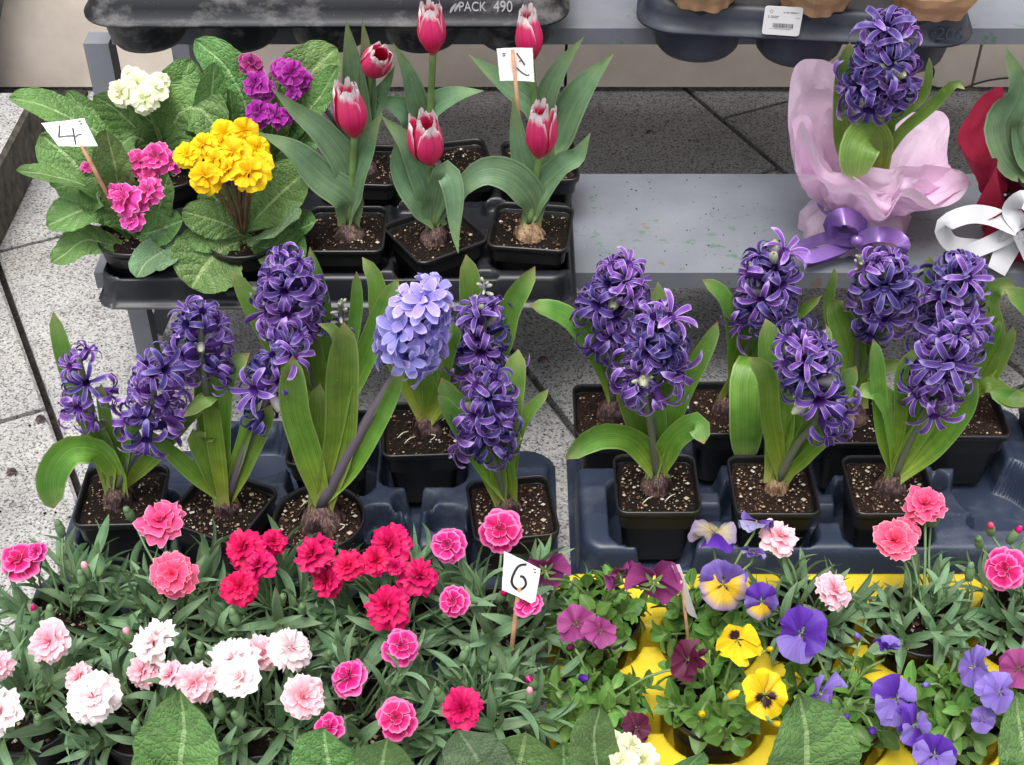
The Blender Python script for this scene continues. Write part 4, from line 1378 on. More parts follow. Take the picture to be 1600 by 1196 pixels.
PM = {
    'yellow': pansy_mat('pansy_yellow', [(0, (.75, .42, .01)), (1, (.88, .66, .012))]),
    'yellowb': pansy_mat('pansy_yellow_blotch', [(0, (.75, .42, .01)), (1, (.88, .66, .012))], (.03, .006, .008), (.46, .60)),
    'violet': pansy_mat('pansy_violet', [(0, (.05, .006, .18)), (.6, (.085, .02, .32)), (1, (.13, .04, .42))]),
    'lav': pansy_mat('pansy_lavender', [(0, (.45, .36, .50)), (.2, (.20, .12, .50)), (1, (.29, .21, .62))], ray_c=(.12, .03, .30)),
    'burg': pansy_mat('pansy_burgundy', [(0, (.17, .016, .08)), (.5, (.26, .034, .165)), (1, (.35, .065, .24))]),
    'dburg': pansy_mat('pansy_dark_burgundy', [(0, (.07, .006, .025)), (1, (.11, .010, .045))]),
    'purpy': pansy_mat('pansy_purple_yellow', [(0, (.84, .50, .01)), (.62, (.80, .52, .04)), (.88, (.45, .32, .32)), (1, (.30, .2, .45))], ray_c=(.10, .02, .03)),
    'purple': pansy_mat('pansy_purple', [(0, (.12, .05, .22)), (.7, (.11, .06, .30)), (1, (.20, .14, .45))]),
    'buff': pansy_mat('pansy_buff', [(0, (.52, .42, .12)), (.6, (.42, .36, .26)), (1, (.26, .2, .36))], ray_c=(.08, .02, .14)),
    'mauve': pansy_mat('pansy_mauve', [(0, (.40, .36, .30)), (.4, (.30, .26, .45)), (1, (.34, .33, .55))])}
def pansy_petal(mat, L, sp, seed, wavy=.22):
    r = random.Random(seed)
    nu, nv = 10, 7
    V, F, UV = [], [], []
    ph = r.uniform(0, 6)
    r2 = r.uniform(.1, .5)
    for i in range(nv + 1):
        v = i / nv
        for k in range(nu + 1):
            u = -1 + 2 * k / nu
            a = u * R(sp) * (.30 + .70 * sst(0, .55, v))
            rad = L * v * (1 - .14 * abs(u) ** 3 * v) * (1 + .03 * math.sin(u * 9 + ph) * v)
            z = wavy * L * v * v * math.sin(u * 3.3 + ph) + .07 * L * v ** 3 * math.sin(u * 10 + ph * 2) + .12 * L * v * (1 - u * u) - r2 * L * v * v
            V.append((rad * math.sin(a), rad * math.cos(a), z))
            UV.append((k / nu, v))
    for i in range(nv):
        for k in range(nu):
            b = i * (nu + 1) + k
            F.append((b, b + 1, b + nu + 2, b + nu + 1))
    return mesh('petal', V, F, PM[mat], UV)
_pp = {}
def petal_of(mat, kind, k):
    key = (mat, kind, k)
    if key not in _pp:
        L, sp = {'up': (1.0, 50), 'side': (.92, 48), 'low': (1.0, 62)}[kind]
        _pp[key] = pansy_petal(mat, L, sp, hash(key) % 1000 if False else len(_pp) * 7 + 1)
    return _pp[key]
m = MB()
for k in range(5):
    a = R(72 * k + 36)
    d = Vector((math.sin(a), math.cos(a), 0))
    m.add(*blade([d * .02 + Vector((0, 0, -.10)), d * .25 + Vector((0, 0, -.13)), d * .5 + Vector((0, 0, -.10))], .16, p_tu, (0, 0, -1), 2, 5, .2))
m.lathe([(.02, -.16), (.07, -.12), (.06, -.05), (.04, .02), (.03, .06)], 8)
SEPALS = m.data('flower', GREEN_STEM)
def pansy_flower(t, base, px, py, rp, cols, n, z, up=None, close=0):
    c = PZ(px, py, z)
    nrm = Vector(n).normalized()
    s = rp * mpp(c) * .95
    M = frame(c, nrm, up or (0, .3, 1)) @ Matrix.Scale(s, 4)
    f = link('flower', SEPALS, t, M)
    for ang, kind, zz, tl in ((38, 'up', -.05, 0), (-38, 'up', -.03, 0), (98, 'side', .02, 4), (-98, 'side', .03, 4), (180, 'low', .05, 6)):
        mat = cols[0] if kind == 'up' else cols[1] if kind == 'side' else cols[2]
        Q = M @ Matrix.Translation((0, 0, zz)) @ Matrix.Rotation(R(-ang + random.uniform(-6, 6)), 4, 'Z') @ Matrix.Rotation(R(tl + close + random.uniform(-10, 18)), 4, 'X')
        link('petal', petal_of(mat, kind, random.randrange(3)), f, Q)
    e = c - nrm * (s * .14)
    m = MB()
    m.tube(crom([base, base.lerp(e, .55) + Vector((0, 0, .012)), e - Vector((0, 0, .006)) - nrm * .004, e], 10), .0013, 6)
    m.build('flower_stem', GREEN_STEM, t)
PBUD = {}
for k_, mt in (('burg', 'dburg'), ('yellow', 'yellow'), ('violet', 'violet'), ('lav', 'lav')):
    m = MB()
    m.lathe([(.0012, -.004), (.0036, -.001), (.0042, .004)], 8)
    nf = len(m.F)
    m.lathe([(.0040, .004), (.0046, .009), (.0036, .014), (.0008, .018)], 8)
    me = m.data('flower_bud', [GREEN_STEM, PM[mt]])
    for p in list(me.polygons)[nf:]:
        p.material_index = 1
    PBUD[k_] = me
def pansy(key, label, flowers, buds=(), nsh=16, scale=1.0, lean=(0, 0)):
    x, y = YP[key]
    t = thing('potted_pansy', label, 'pansy', (x, y, CRIM - .08), 'pansies in the yellow tray')
    zs = potted(t, x, y, CRIM, 'rd', 0, 0, 2)
    shoots(t, x, y, zs, int(nsh * .95), (.022, .048), 4, PLEAF, GREEN_STEM, scale, tilt=(5, 52), r=.0013, lean=lean, spin=97, inc=(50, 85))
    base = Vector((x, y, zs + .006))
    for fl in flowers:
        px, py, rp, cols, n, z = fl[:6]
        o = fl[6] if len(fl) > 6 else {}
        pansy_flower(t, base + Vector((random.uniform(-.01, .01), random.uniform(-.01, .01), 0)), px, py, rp, cols, n, z, **o)
    for (px, py, code) in buds:
        c = PZ(px, py, .165)
        d = Vector((random.uniform(-.8, .8), random.uniform(-.8, .2), .6))
        link('flower_bud', PBUD[code], t, frame(c, d) @ Matrix.Scale(random.uniform(.6, .85), 4))
        m = MB()
        m.tube(crom([base, base.lerp(c, .6) + Vector((0, 0, .014)), c], 6), .0012, 5)
        m.build('bud_stem', GREEN_STEM, t)
B3, D3 = ('burg',) * 3, ('dburg',) * 3
pansy('pa1', 'pansy with burgundy flowers seen from behind, left end of the yellow tray', [
    (852, 890, 40, B3, (-.15, .9, -.12), .175), (1022, 908, 48, B3, (.2, .9, -.15), .185), (968, 897, 30, B3, (-.4, .75, .1), .175), (900, 975, 34, B3, (-.25, -.3, .9), .165), (938, 985, 30, B3, (.35, -.15, .9), .17)], nsh=17)
pansy('pa2', 'young leafy pansy with dark wine red half-open flowers, bottom left of the yellow tray', [
    (1075, 1032, 34, D3, (-.8, -.35, .5), .18, {'close': 24}), (994, 1138, 26, D3, (.1, -.6, .75), .15, {'close': 14})], [(905, 1058, 'violet'), (895, 1010, 'burg')], nsh=18)
pansy('pa3', 'pansy with purple and yellow faces, behind the card seen edge-on', [
    (1116, 833, 40, ('buff', 'buff', 'violet'), (.1, -.05, .95), .185), (1130, 913, 42, ('purple', 'purpy', 'purpy'), (-.1, -.75, .65), .18), (1190, 940, 31, ('violet', 'purple', 'purpy'), (.1, -.75, .65), .165), (1182, 815, 30, ('mauve', 'purple', 'purple'), (.2, .55, .7), .19), (1178, 865, 22, ('purple', 'mauve', 'purple'), (.3, .5, .6), .18)], nsh=15)
pansy('pa4', 'pansy with bright yellow black-faced flowers in the middle of the yellow tray', [
    (1152, 1000, 42, ('yellow', 'yellow', 'yellowb'), (-.15, .1, .98), .17, {'up': (.3, -1, 0)}), (1195, 1086, 40, ('yellow', 'yellowb', 'yellowb'), (.15, -.8, .55), .17)], [(1095, 1115, 'yellow'), (1135, 1092, 'yellow'), (1090, 1024, 'burg'), (1104, 1036, 'yellow'), (1200, 1015, 'yellow'), (1208, 1130, 'yellow')], nsh=15)
pansy('pa5', 'pansy with deep violet and pale lilac flowers, behind the big leaf at bottom right', [
    (1252, 990, 46, ('violet', 'violet', 'lav'), (-.55, -.55, .6), .18), (1282, 1085, 44, ('lav', 'lav', 'violet'), (-.85, .1, .45), .175), (1385, 1016, 26, ('violet', 'lav', 'lav'), (.2, .4, .8), .18, {'close': 40}), (1400, 1092, 42, ('lav', 'lav', 'violet'), (.25, -.45, .75), .165, {'up': (.3, -.3, -1)}), (1428, 1134, 36, ('violet', 'lav', 'violet'), (.5, -.5, .6), .155)], [(1310, 1130, 'violet'), (1365, 1140, 'violet'), (1345, 1000, 'lav')], nsh=16)
pansy('pa6', 'pansy with pale lavender flowers toward the bottom right corner', [
    (1522, 1042, 36, ('lav',) * 3, (-.8, -.25, .5), .18), (1562, 1082, 36, ('lav',) * 3, (.35, -.5, .6), .175), (1460, 1180, 36, ('violet', 'lav', 'lav'), (-.4, -.5, .6), .16), (1535, 1125, 22, ('lav',) * 3, (-.4, -.6, .6), .15)], [(1450, 1070, 'lav')], nsh=16)
pansy('pa7', 'pansy with a wine red flower cut by the right edge of the picture', [
    (1592, 1045, 34, B3, (-.2, -.55, .8), .17)], nsh=13)

# ------------------------------------------------------------------ primroses
def prim_mat(name, a, b, c, edge=None, tr=.28):
    return petal_mat(name, [(0, a), (.45, b), (1, c)], edge=edge, ew=.88, vary=.12, tr=tr, vein=.10)
PRIM_RINGS = [(5, 1.0, 5, 0, 22), (5, .8, 32, .05, 14), (4, .55, 58, .08, 4)]
PRM = {'yellow': prim_mat('primrose_yellow', (.80, .45, .0), (.86, .55, .004), (.90, .66, .01)),
       'pink': prim_mat('primrose_pink', (.70, .10, .20), (.62, .035, .28), (.74, .07, .40), (.88, .35, .6)),
       'purple': prim_mat('primrose_purple', (.22, .01, .16), (.30, .010, .25), (.38, .02, .34), (.52, .12, .45)),
       'dpurple': prim_mat('primrose_dark_purple', (.16, .005, .08), (.24, .006, .12), (.32, .015, .18), (.5, .16, .3)),
       'cream': prim_mat('primrose_cream', (.74, .74, .30), (.80, .82, .52), (.86, .88, .68))}
PRF = {k: [ruffled('floret', mt, 700 + 13 * i + len(k), PRIM_RINGS, .06, .20, 42, 10, 5) for i in range(3)] for k, mt in PRM.items()}
def primrose(label, x, y, rim, leaves, florets, base_off=(0, 0), stems=True, group='primroses on the lower shelf', pot='rd'):
    t = thing('potted_primrose', label, 'primrose', (x, y, rim - .08), group)
    zs = potted(t, x, y, rim, 'rd', 0, 0, 2)
    base = Vector((x, y, zs + .006))
    leaves_from(t, base, y, leaves, PR_LEAF, p_pr, cup=.18, wav=.05, nu=12, nv=34, default_dy=-.02, quilt=.032, cren=.022, spread=.010)
    if florets:
        m = MB()
        for f in florets:
            c = PY(f[0], f[1], y + f[4])
            m.tube(crom([base, base.lerp(c, .5) + Vector((0, .004, .006)), c - Vector((0, 0, .004))], 6), .0017, 5)
        cl = m.build('flower_cluster', RED_STEM if stems == 'red' else GREEN_STEM, t)
        for f in florets:
            px, py, rp, code, dy = f[:5]
            c = PY(px, py, y + dy)
            nrm = Vector(f[5] if len(f) > 5 else (random.uniform(-.8, .8), -.6 + random.uniform(-.5, .4), .7)).normalized()
            M = frame(c, nrm, (0, 0, 1)) @ Matrix.Rotation(random.uniform(0, 6), 4, 'Z') @ Matrix.Scale(rp * mpp(c) * random.uniform(.92, 1.1), 4)
            link('floret', random.choice(PRF[code]), cl, M)
    return t
UPN = (0, -.35, .94)
primrose('cream white primrose at the back left of the shelf tray', *PRP['cream'], TRIM, [
    ([(190, 180), (146, 150)], 48, {'tw': 15}), ([(150, 190), (104, 142)], 42, {'dy': .02}), ([(150, 205), (70, 165), (14, 152)], 52, {'dy': -.02, 'n0': UPN}),
    ([(275, 185), (310, 170), (347, 210)], 78, {'dy': -.03, 'tw': 0}), ([(275, 165), (298, 92)], 66, {'dy': .03}), ([(318, 200), (330, 150), (335, 98)], 44),
    ([(215, 215), (180, 235)], 52), ([(250, 210), (225, 180)], 46), ([(240, 240), (200, 200)], 56, {'dy': .02}), ([(280, 230), (320, 225)], 56)],
    [(190, 145, 27, 'cream', -.02), (215, 132, 26, 'cream', -.01), (240, 140, 26, 'cream', -.02), (225, 155, 27, 'cream', -.04), (252, 128, 20, 'cream', 0), (205, 120, 18, 'cream', .01)])
primrose('purple primrose at the back of the shelf tray behind the yellow one', *PRP['purple'], TRIM, [
    ([(450, 165), (490, 110), (526, 74)], 86, {'dy': .04, 'tw': 0}), ([(460, 200), (500, 150), (527, 103)], 44, {'tw': 15}), ([(435, 200), (440, 140)], 32),
    ([(385, 170), (352, 105), (304, 62)], 60, {'dy': .02, 'tw': 0}), ([(372, 210), (358, 140)], 32), ([(470, 220), (500, 190)], 50), ([(390, 215), (350, 230)], 60), ([(450, 230), (470, 230)], 50)],
    [(392, 100, 24, 'dpurple', .0), (400, 132, 24, 'purple', -.02), (416, 140, 18, 'purple', -.02), (455, 115, 28, 'purple', -.01), (440, 108, 20, 'purple', 0), (472, 125, 20, 'purple', 0), (458, 145, 16, 'purple', -.02), (404, 176, 28, 'purple', -.04), (430, 182, 24, 'purple', -.04), (450, 180, 16, 'purple', -.03)])
primrose('magenta pink primrose with drooping leaves at the left end of the shelf tray', *PRP['pink'], TRIM, [
    ([(150, 300), (110, 250), (62, 210)], 86, {'dy': .02, 'tw': 5}), ([(188, 290), (165, 203)], 56, {'tw': 10}), ([(150, 300), (85, 275), (25, 266)], 40, {'dy': -.03, 'n0': UPN}),
    ([(150, 325), (72, 352)], 64, {'dy': -.03, 'n0': UPN}), ([(175, 330), (125, 296)], 46), ([(190, 385), (135, 375), (100, 398), (80, 410)], 44, {'dy': -.05, 'n0': UPN, 'wav': .1}),
    ([(225, 385), (258, 388), (228, 410), (213, 434)], 52, {'dy': -.07, 'n0': (0, -.8, .5), 'mat': PR_LEAF2}), ([(238, 362), (286, 344)], 52, {'dy': -.03}), ([(190, 320), (180, 268)], 50),
    ([(245, 330), (262, 272)], 58, {'dy': -.01}), ([(160, 300), (130, 330)], 50)],
    [(218, 252, 26, 'pink', .0), (245, 246, 26, 'pink', .0), (270, 254, 20, 'pink', .0), (232, 275, 20, 'pink', -.01), (195, 312, 30, 'pink', -.05), (212, 330, 26, 'pink', -.05), (232, 300, 26, 'pink', -.04), (205, 345, 22, 'pink', -.06), (180, 300, 18, 'pink', -.04), (137, 262, 12, 'pink', .0)])
primrose('yellow primrose with a full flower head on red stems, middle of the shelf tray', *PRP['yellow'], TRIM, [
    ([(355, 385), (325, 410), (298, 450)], 104, {'dy': -.06, 'n0': (0, -.75, .6), 'tw': 0}), ([(400, 375), (430, 360), (468, 340)], 70, {'dy': -.05, 'n0': UPN, 'mat': PR_LEAF2}), ([(400, 340), (440, 300), (484, 262)], 76, {'dy': -.0}),
    ([(420, 375), (460, 360), (494, 345)], 60, {'dy': -.02, 'n0': UPN}), ([(400, 385), (440, 390), (478, 400)], 66, {'dy': -.05, 'n0': UPN}), ([(350, 350), (284, 330)], 52), ([(330, 370), (290, 375)], 50, {'dy': -.03}),
    ([(410, 330), (430, 260)], 66, {'dy': .03}), ([(350, 330), (320, 290)], 60, {'dy': .02})],
    [(293, 243, 24, 'yellow', -.02), (318, 226, 26, 'yellow', -.01), (350, 210, 26, 'yellow', .01), (382, 206, 26, 'yellow', .01), (402, 232, 26, 'yellow', -.01), (366, 238, 28, 'yellow', -.03), (335, 250, 24, 'yellow', -.03), (322, 276, 32, 'yellow', -.05), (390, 270, 34, 'yellow', -.05), (405, 255, 24, 'yellow', -.03), (357, 265, 22, 'yellow', -.05), (345, 225, 20, 'yellow', 0)], stems='red')
# primroses at the very front: their big leaves reach up into the picture
PRF_G = 'primroses at the front edge'
def front_prim(label, px, leaves, florets=()):
    p = PZ(px, 1290, CRIM)
    return primrose(label, p.x, p.y, CRIM, leaves, florets, group=PRF_G)
front_prim('big upright primrose leaf at the bottom left, among the white carnations', 270, [([(280, 1200), (286, 1140), (280, 1078)], 128, {'tw': 6, 'dy': .01, 'cup': .16, 'prof': p_fr, 'wav': .03}), ([(230, 1240), (190, 1225)], 90), ([(330, 1240), (380, 1215)], 90), ([(260, 1260), (230, 1290)], 90), ([(330, 1270), (350, 1300)], 90)])
front_prim('rounded primrose leaves at the bottom edge, left of centre', 560, [([(525, 1230), (510, 1180), (505, 1138)], 100, {'tw': 10, 'dy': .01}), ([(590, 1230), (600, 1180), (606, 1155)], 84, {'tw': -10}), ([(540, 1250), (500, 1240)], 90), ([(600, 1260), (650, 1240)], 90), ([(560, 1280), (570, 1310)], 90)])
front_prim('pale matt primrose leaves at the bottom edge, right of the crimson carnation', 800, [([(765, 1220), (735, 1170), (715, 1142)], 88, {'tw': 0, 'mat': PR_LEAF2}), ([(800, 1240), (815, 1180), (822, 1146)], 118, {'dy': -.01, 'tw': 0}), ([(860, 1250), (880, 1210), (880, 1160)], 80, {'dy': .02}), ([(830, 1280), (840, 1320)], 90), ([(750, 1260), (710, 1250)], 90)])
front_prim('cream flowered primrose at the bottom edge of the yellow tray', 985, [([(945, 1230), (928, 1160), (938, 1105)], 66, {'tw': 10}), ([(1030, 1240), (1075, 1200), (1100, 1176)], 44), ([(960, 1250), (920, 1240)], 80), ([(1010, 1270), (1050, 1280)], 80)],
    [(958, 1160, 22, 'cream', .0), (985, 1168, 26, 'cream', -.01), (1005, 1188, 26, 'cream', -.01), (972, 1188, 26, 'cream', -.02), (945, 1170, 16, 'cream', 0)])
front_prim('big pointed primrose leaf in front of the violet pansy at the bottom right', 1255, [([(1262, 1220), (1262, 1150), (1250, 1084)], 140, {'tw': -6, 'dy': .005, 'cup': .16, 'prof': p_fr, 'wav': .03}), ([(1210, 1250), (1180, 1235)], 80), ([(1310, 1250), (1350, 1230)], 80), ([(1250, 1280), (1250, 1320)], 90)])
front_prim('large dark primrose leaf cut off by the bottom right corner', 1630, [([(1620, 1230), (1598, 1150), (1590, 1082)], 118, {'tw': -10, 'dy': .01, 'prof': p_fr}), ([(1570, 1250), (1545, 1200)], 80), ([(1600, 1280), (1560, 1290)], 80)])

# ------------------------------------------------------------------ trays on the upper shelf
def text_mesh(name, body, size, mat, depth=.0004):
    cu = bpy.data.curves.new(name, 'FONT')
    cu.body = body
    cu.size = size
    cu.extrude = depth
    cu.align_x, cu.align_y = 'CENTER', 'CENTER'
    o = bpy.data.objects.new(name, cu)
    me = bpy.data.meshes.new_from_object(o)
    bpy.data.objects.remove(o)
    me.materials.clear()
    me.materials.append(mat)
    return me
def rrect(x0, x1, y0, y1, r, z, n=8):
    pts = []
    for cx, cy, a0 in ((x1 - r, y1 - r, 0), (x0 + r, y1 - r, 90), (x0 + r, y0 + r, 180), (x1 - r, y0 + r, 270)):
        for k in range(n):
            a = R(a0 + 90 * k / (n - 1))
            pts.append((cx + r * math.cos(a), cy + r * math.sin(a), z))
    return pts
def cup_tray(label, w, d, h, mat, cups, M, cup_r, cup_h, holes=True):
    t = thing('plant_tray', label, 'plant tray', M.translation)
    prof = [(-.002, .004), (.005, .0), (.005, .003), (.0, .005), (-.004, h * .55), (-.006, h - .006), (-.010, h - .001), (-.016, h), (-.03, h - .001)]
    rings = [rrect(-w / 2 - o, w / 2 + o, -o, d + o, .045 + o, z) for o, z in prof]
    V, F = loft(rings)
    n = len(rings[0])
    F.append(tuple((len(rings) - 1) * n + k for k in range(n)))
    link('tray_body', mesh('tray_body', V, F, mat), t, M)
    for (cx, cy) in cups:
        m = MB()
        m.lathe([(cup_r * 1.04, h - .002), (cup_r * 1.02, h * .3), (cup_r, -.004), (cup_r * .97, -cup_h * .5), (cup_r * .90, -cup_h * .85), (cup_r * .80, -cup_h), (cup_r * .3, -cup_h * 1.01), (.001, -cup_h * .98)], 28, (cx, cy, 0))
        link('cup', m.data('cup', mat), t, M)
    return t
UT_Z = .420
ya = PZ(500, 41, UT_Z).y
xa, xb = PZ(118, 41, UT_Z).x + .006, PZ(893, 41, UT_Z).x - .006
wA = xb - xa
cupsA = [(-wA / 2 + .062 + k * (wA - .124) / 4, cy) for k in range(5) for cy in (.060,)]
MA = Matrix.Translation(((xa + xb) / 2, ya, UT_Z))
tA = cup_tray('dusty black plastic tray at the top left, overhanging the upper shelf', wA, .30, .036, DUSTY, cupsA, MA, .050, .046)
EMB = simple('embossed_scuffed_plastic', (.45, .45, .47), .5)
NAVYEMB = simple('embossed_navy', (.040, .052, .080), .35)
def on_skirt(name, body, px, py, size, t, mat, Mtray, yoff, rotz=0):
    p = PY(px, py, ya)
    return p
fy = ya - .0025
for body, px, py, sz in (('PACK', 738, 12, .016), ('490', 786, 12, .019)):
    p = PY(px, py, fy)
    M = Matrix.Translation((p.x, fy + .001, p.z)) @ Matrix.Rotation(R(84), 4, 'X') @ Matrix.Scale(.8, 4, (1, 0, 0))
    link('embossed_lettering', text_mesh('embossed_lettering', body, sz, EMB), tA, M)
m = MB()
for k, (x, y) in enumerate(((707, 13), (714, 11))):           # the leaf mark before the word
    p = PY(x, y, fy + .001)
    m.add(*blade([p + Vector((-.003, 0, -.006)), p, p + Vector((.005, 0, .007))], .0035, p_tu, (0, -1, 0), 2, 5, 0))
m.build('embossed_mark', EMB, tA)
# right tray, turned a little
pr_, pl_ = PZ(1528, 76, UT_Z), PZ(990, 48, UT_Z)
dv = (pr_ - pl_)
angB = math.atan2(dv.y, dv.x)
wB = dv.length - .012
MBt = Matrix.Translation((pl_ + pr_) / 2) @ Matrix.Rotation(angB, 4, 'Z')
cupsB = [(-wB / 2 + .07 + k * (wB - .14) / 2, .062) for k in range(3)]
NAVY2 = plastic('tray_slate_plastic', (.026, .032, .048), .42, (.15, .16, .18), .25, nsc=20)
tB = cup_tray('navy plastic tray with white barcode sticker at the top right', wB, .30, .034, NAVY2, cupsB, MBt, .056, .046)
def onB(px, py, out=.0065):                            # point on the front skirt of that tray
    n = MBt.to_3x3() @ Vector((0, -1, 0))
    p0 = MBt.translation + n * out
    r = ray(px, py)
    t_ = (p0 - Vector((0, 0, CAM_H))).dot(n) / r.dot(n)
    return Vector((0, 0, CAM_H)) + r * t_
for body, px, py, sz in (('206', 1484, 54, .021), ('e', 1459, 52, .014)):
    M = Matrix.Translation(onB(px, py, .0028)) @ Matrix.Rotation(angB, 4, 'Z') @ Matrix.Rotation(R(84), 4, 'X')
    link('embossed_lettering', text_mesh('embossed_lettering', body, sz, NAVYEMB, .0012), tB, M)
# barcode sticker
PAPER = simple('white_paper', (.82, .82, .82), .6, .3, 40, .04)
INK = simple('black_ink', (.02, .02, .022), .5)
GREYINK = simple('grey_print', (.22, .22, .23), .5)
a, b = onB(1196, 9, .010), onB(1256, 12, .010)
c_, d_ = onB(1248, 57, .0085), onB(1190, 53, .0085)
def bil(u, v, off=0.0):                                # u right, v down on the sticker
    p = a.lerp(b, u).lerp(d_.lerp(c_, u), v)
    n = (b - a).cross(a - d_).normalized()
    return p + n * off
def on_sheet(pts, off):
    return [bil(u, v, off) for u, v in pts]
stick = thing('barcode_sticker', 'white barcode sticker on the front of the navy tray', 'sticker', (a + c_) / 2)
rp = []
for cx, cy, a0 in ((.92, .09, -90), (.92, .91, 0), (.08, .91, 90), (.08, .09, 180)):
    for k in range(5):
        q = R(a0 + 90 * k / 4)
        rp.append((cx + .08 * math.cos(q), cy + .09 * math.sin(q)))
m = MB()
m.add(on_sheet(rp, 0) + on_sheet(rp, .0006), [tuple(range(20, 40))[::-1], tuple(range(20))] + [(k, (k + 1) % 20, 20 + (k + 1) % 20, 20 + k) for k in range(20)])
m.build('label_sheet', PAPER, stick, smooth=False)
m = MB()
u, rr_ = .26, random.Random(4)
while u < .80:
    w = rr_.choice((.008, .012, .018))
    m.add(on_sheet([(u, .58), (u + w, .58), (u + w, .74), (u, .74)], .0009), [(3, 2, 1, 0)])
    u += w + rr_.choice((.008, .012, .016))
m.build('barcode', INK, stick, smooth=False)
m = MB()
for (u0, u1, v0, h) in ((.50, .54, .17, .05), (.57, .64, .17, .05), (.68, .86, .17, .05), (.90, .92, .17, .05), (.10, .14, .32, .035), (.18, .40, .32, .035), (.11, .15, .37, .035), (.18, .36, .37, .035), (.84, .87, .36, .03), (.90, .93, .36, .03), (.20, .24, .76, .03), (.30, .76, .76, .03)):
    u = u0
    while u < u1:
        m.add(on_sheet([(u, v0), (u + .014, v0), (u + .014, v0 + h), (u, v0 + h)], .0009), [(3, 2, 1, 0)])
        u += .022
for k in range(12):
    q0, q1 = 2 * math.pi * k / 12, 2 * math.pi * (k + 1) / 12
    f_ = lambda q, r_: (.18 + r_ * .8 * math.cos(q), .17 + r_ * math.sin(q))
    m.add(on_sheet([f_(q0, .045), f_(q1, .045), f_(q1, .057), f_(q0, .057)], .0009), [(3, 2, 1, 0)])
m.build('printed_text', GREYINK, stick, smooth=False)
# craft paper wrapped pots in that tray
KRAFT = simple('kraft_paper', (.50, .30, .165), .75, .25, 30, .18, .15, tr=.0)
def kraft(label, px, py, rp_, seed):
    h = UT_Z + .034
    c = PZ(px, py, h)
    t = thing('paper_wrapped_pot', label, 'wrapped plant', (c.x, c.y, h), 'pots wrapped in brown paper')
    r = random.Random(seed)
    n, mrow = 72, 14
    V, F = [], []
    lob = [r.uniform(0, 6) for _ in range(4)]
    for i in range(mrow + 1):
        v = i / mrow
        z = .001 + .15 * v
        for k in range(n):
            q = 2 * math.pi * k / n
            rad = rp_ * (.70 + .28 * sst(0, .22, v) + .30 * v * v)
            fold = .05 * math.sin(5 * q + lob[0] + 2 * v) + .035 * math.sin(11 * q + lob[1] - 3 * v) + .03 * noise.noise((math.cos(q) * 3 + seed, math.sin(q) * 3, v * 6)) * 2
            if i == 0:
                fold *= 1.4
            rad *= 1 + fold
            V.append((c.x + rad * math.cos(q), c.y + rad * math.sin(q), h + z + (.03 * math.sin(3 * q + lob[2]) + .012 * math.sin(9 * q + lob[3])) * v * v))
    for i in range(mrow):
        for k in range(n):
            F.append((i * n + k, i * n + (k + 1) % n, (i + 1) * n + (k + 1) % n, (i + 1) * n + k))
    F.append(tuple(range(n - 1, -1, -1)))
    link('paper_wrap', mesh('paper_wrap', V, F, KRAFT, smooth=False), t)
    base = Vector((c.x, c.y, h + .05))
    for k in range(9):
        a_ = k * 2.4
        d = Vector((math.cos(a_) * .05, math.sin(a_) * .05, .13 + .02 * (k % 3)))
        V, F, UV = blade([base, base + d * .6, base + d], .03, p_hy, Vector((-math.cos(a_), -math.sin(a_), .5)), 4, 10, .3)
        link('leaf', mesh('leaf', V, F, HY_LEAF, UV), t)
kraft('pot wrapped in brown paper, left of three in the navy tray', 1098, 0, .050, 3)
kraft('pot wrapped in brown paper, behind the barcode sticker', 1270, 6, .052, 9)
kraft('pot wrapped in brown paper, above the pink wrapped hyacinth', 1455, 12, .056, 15)

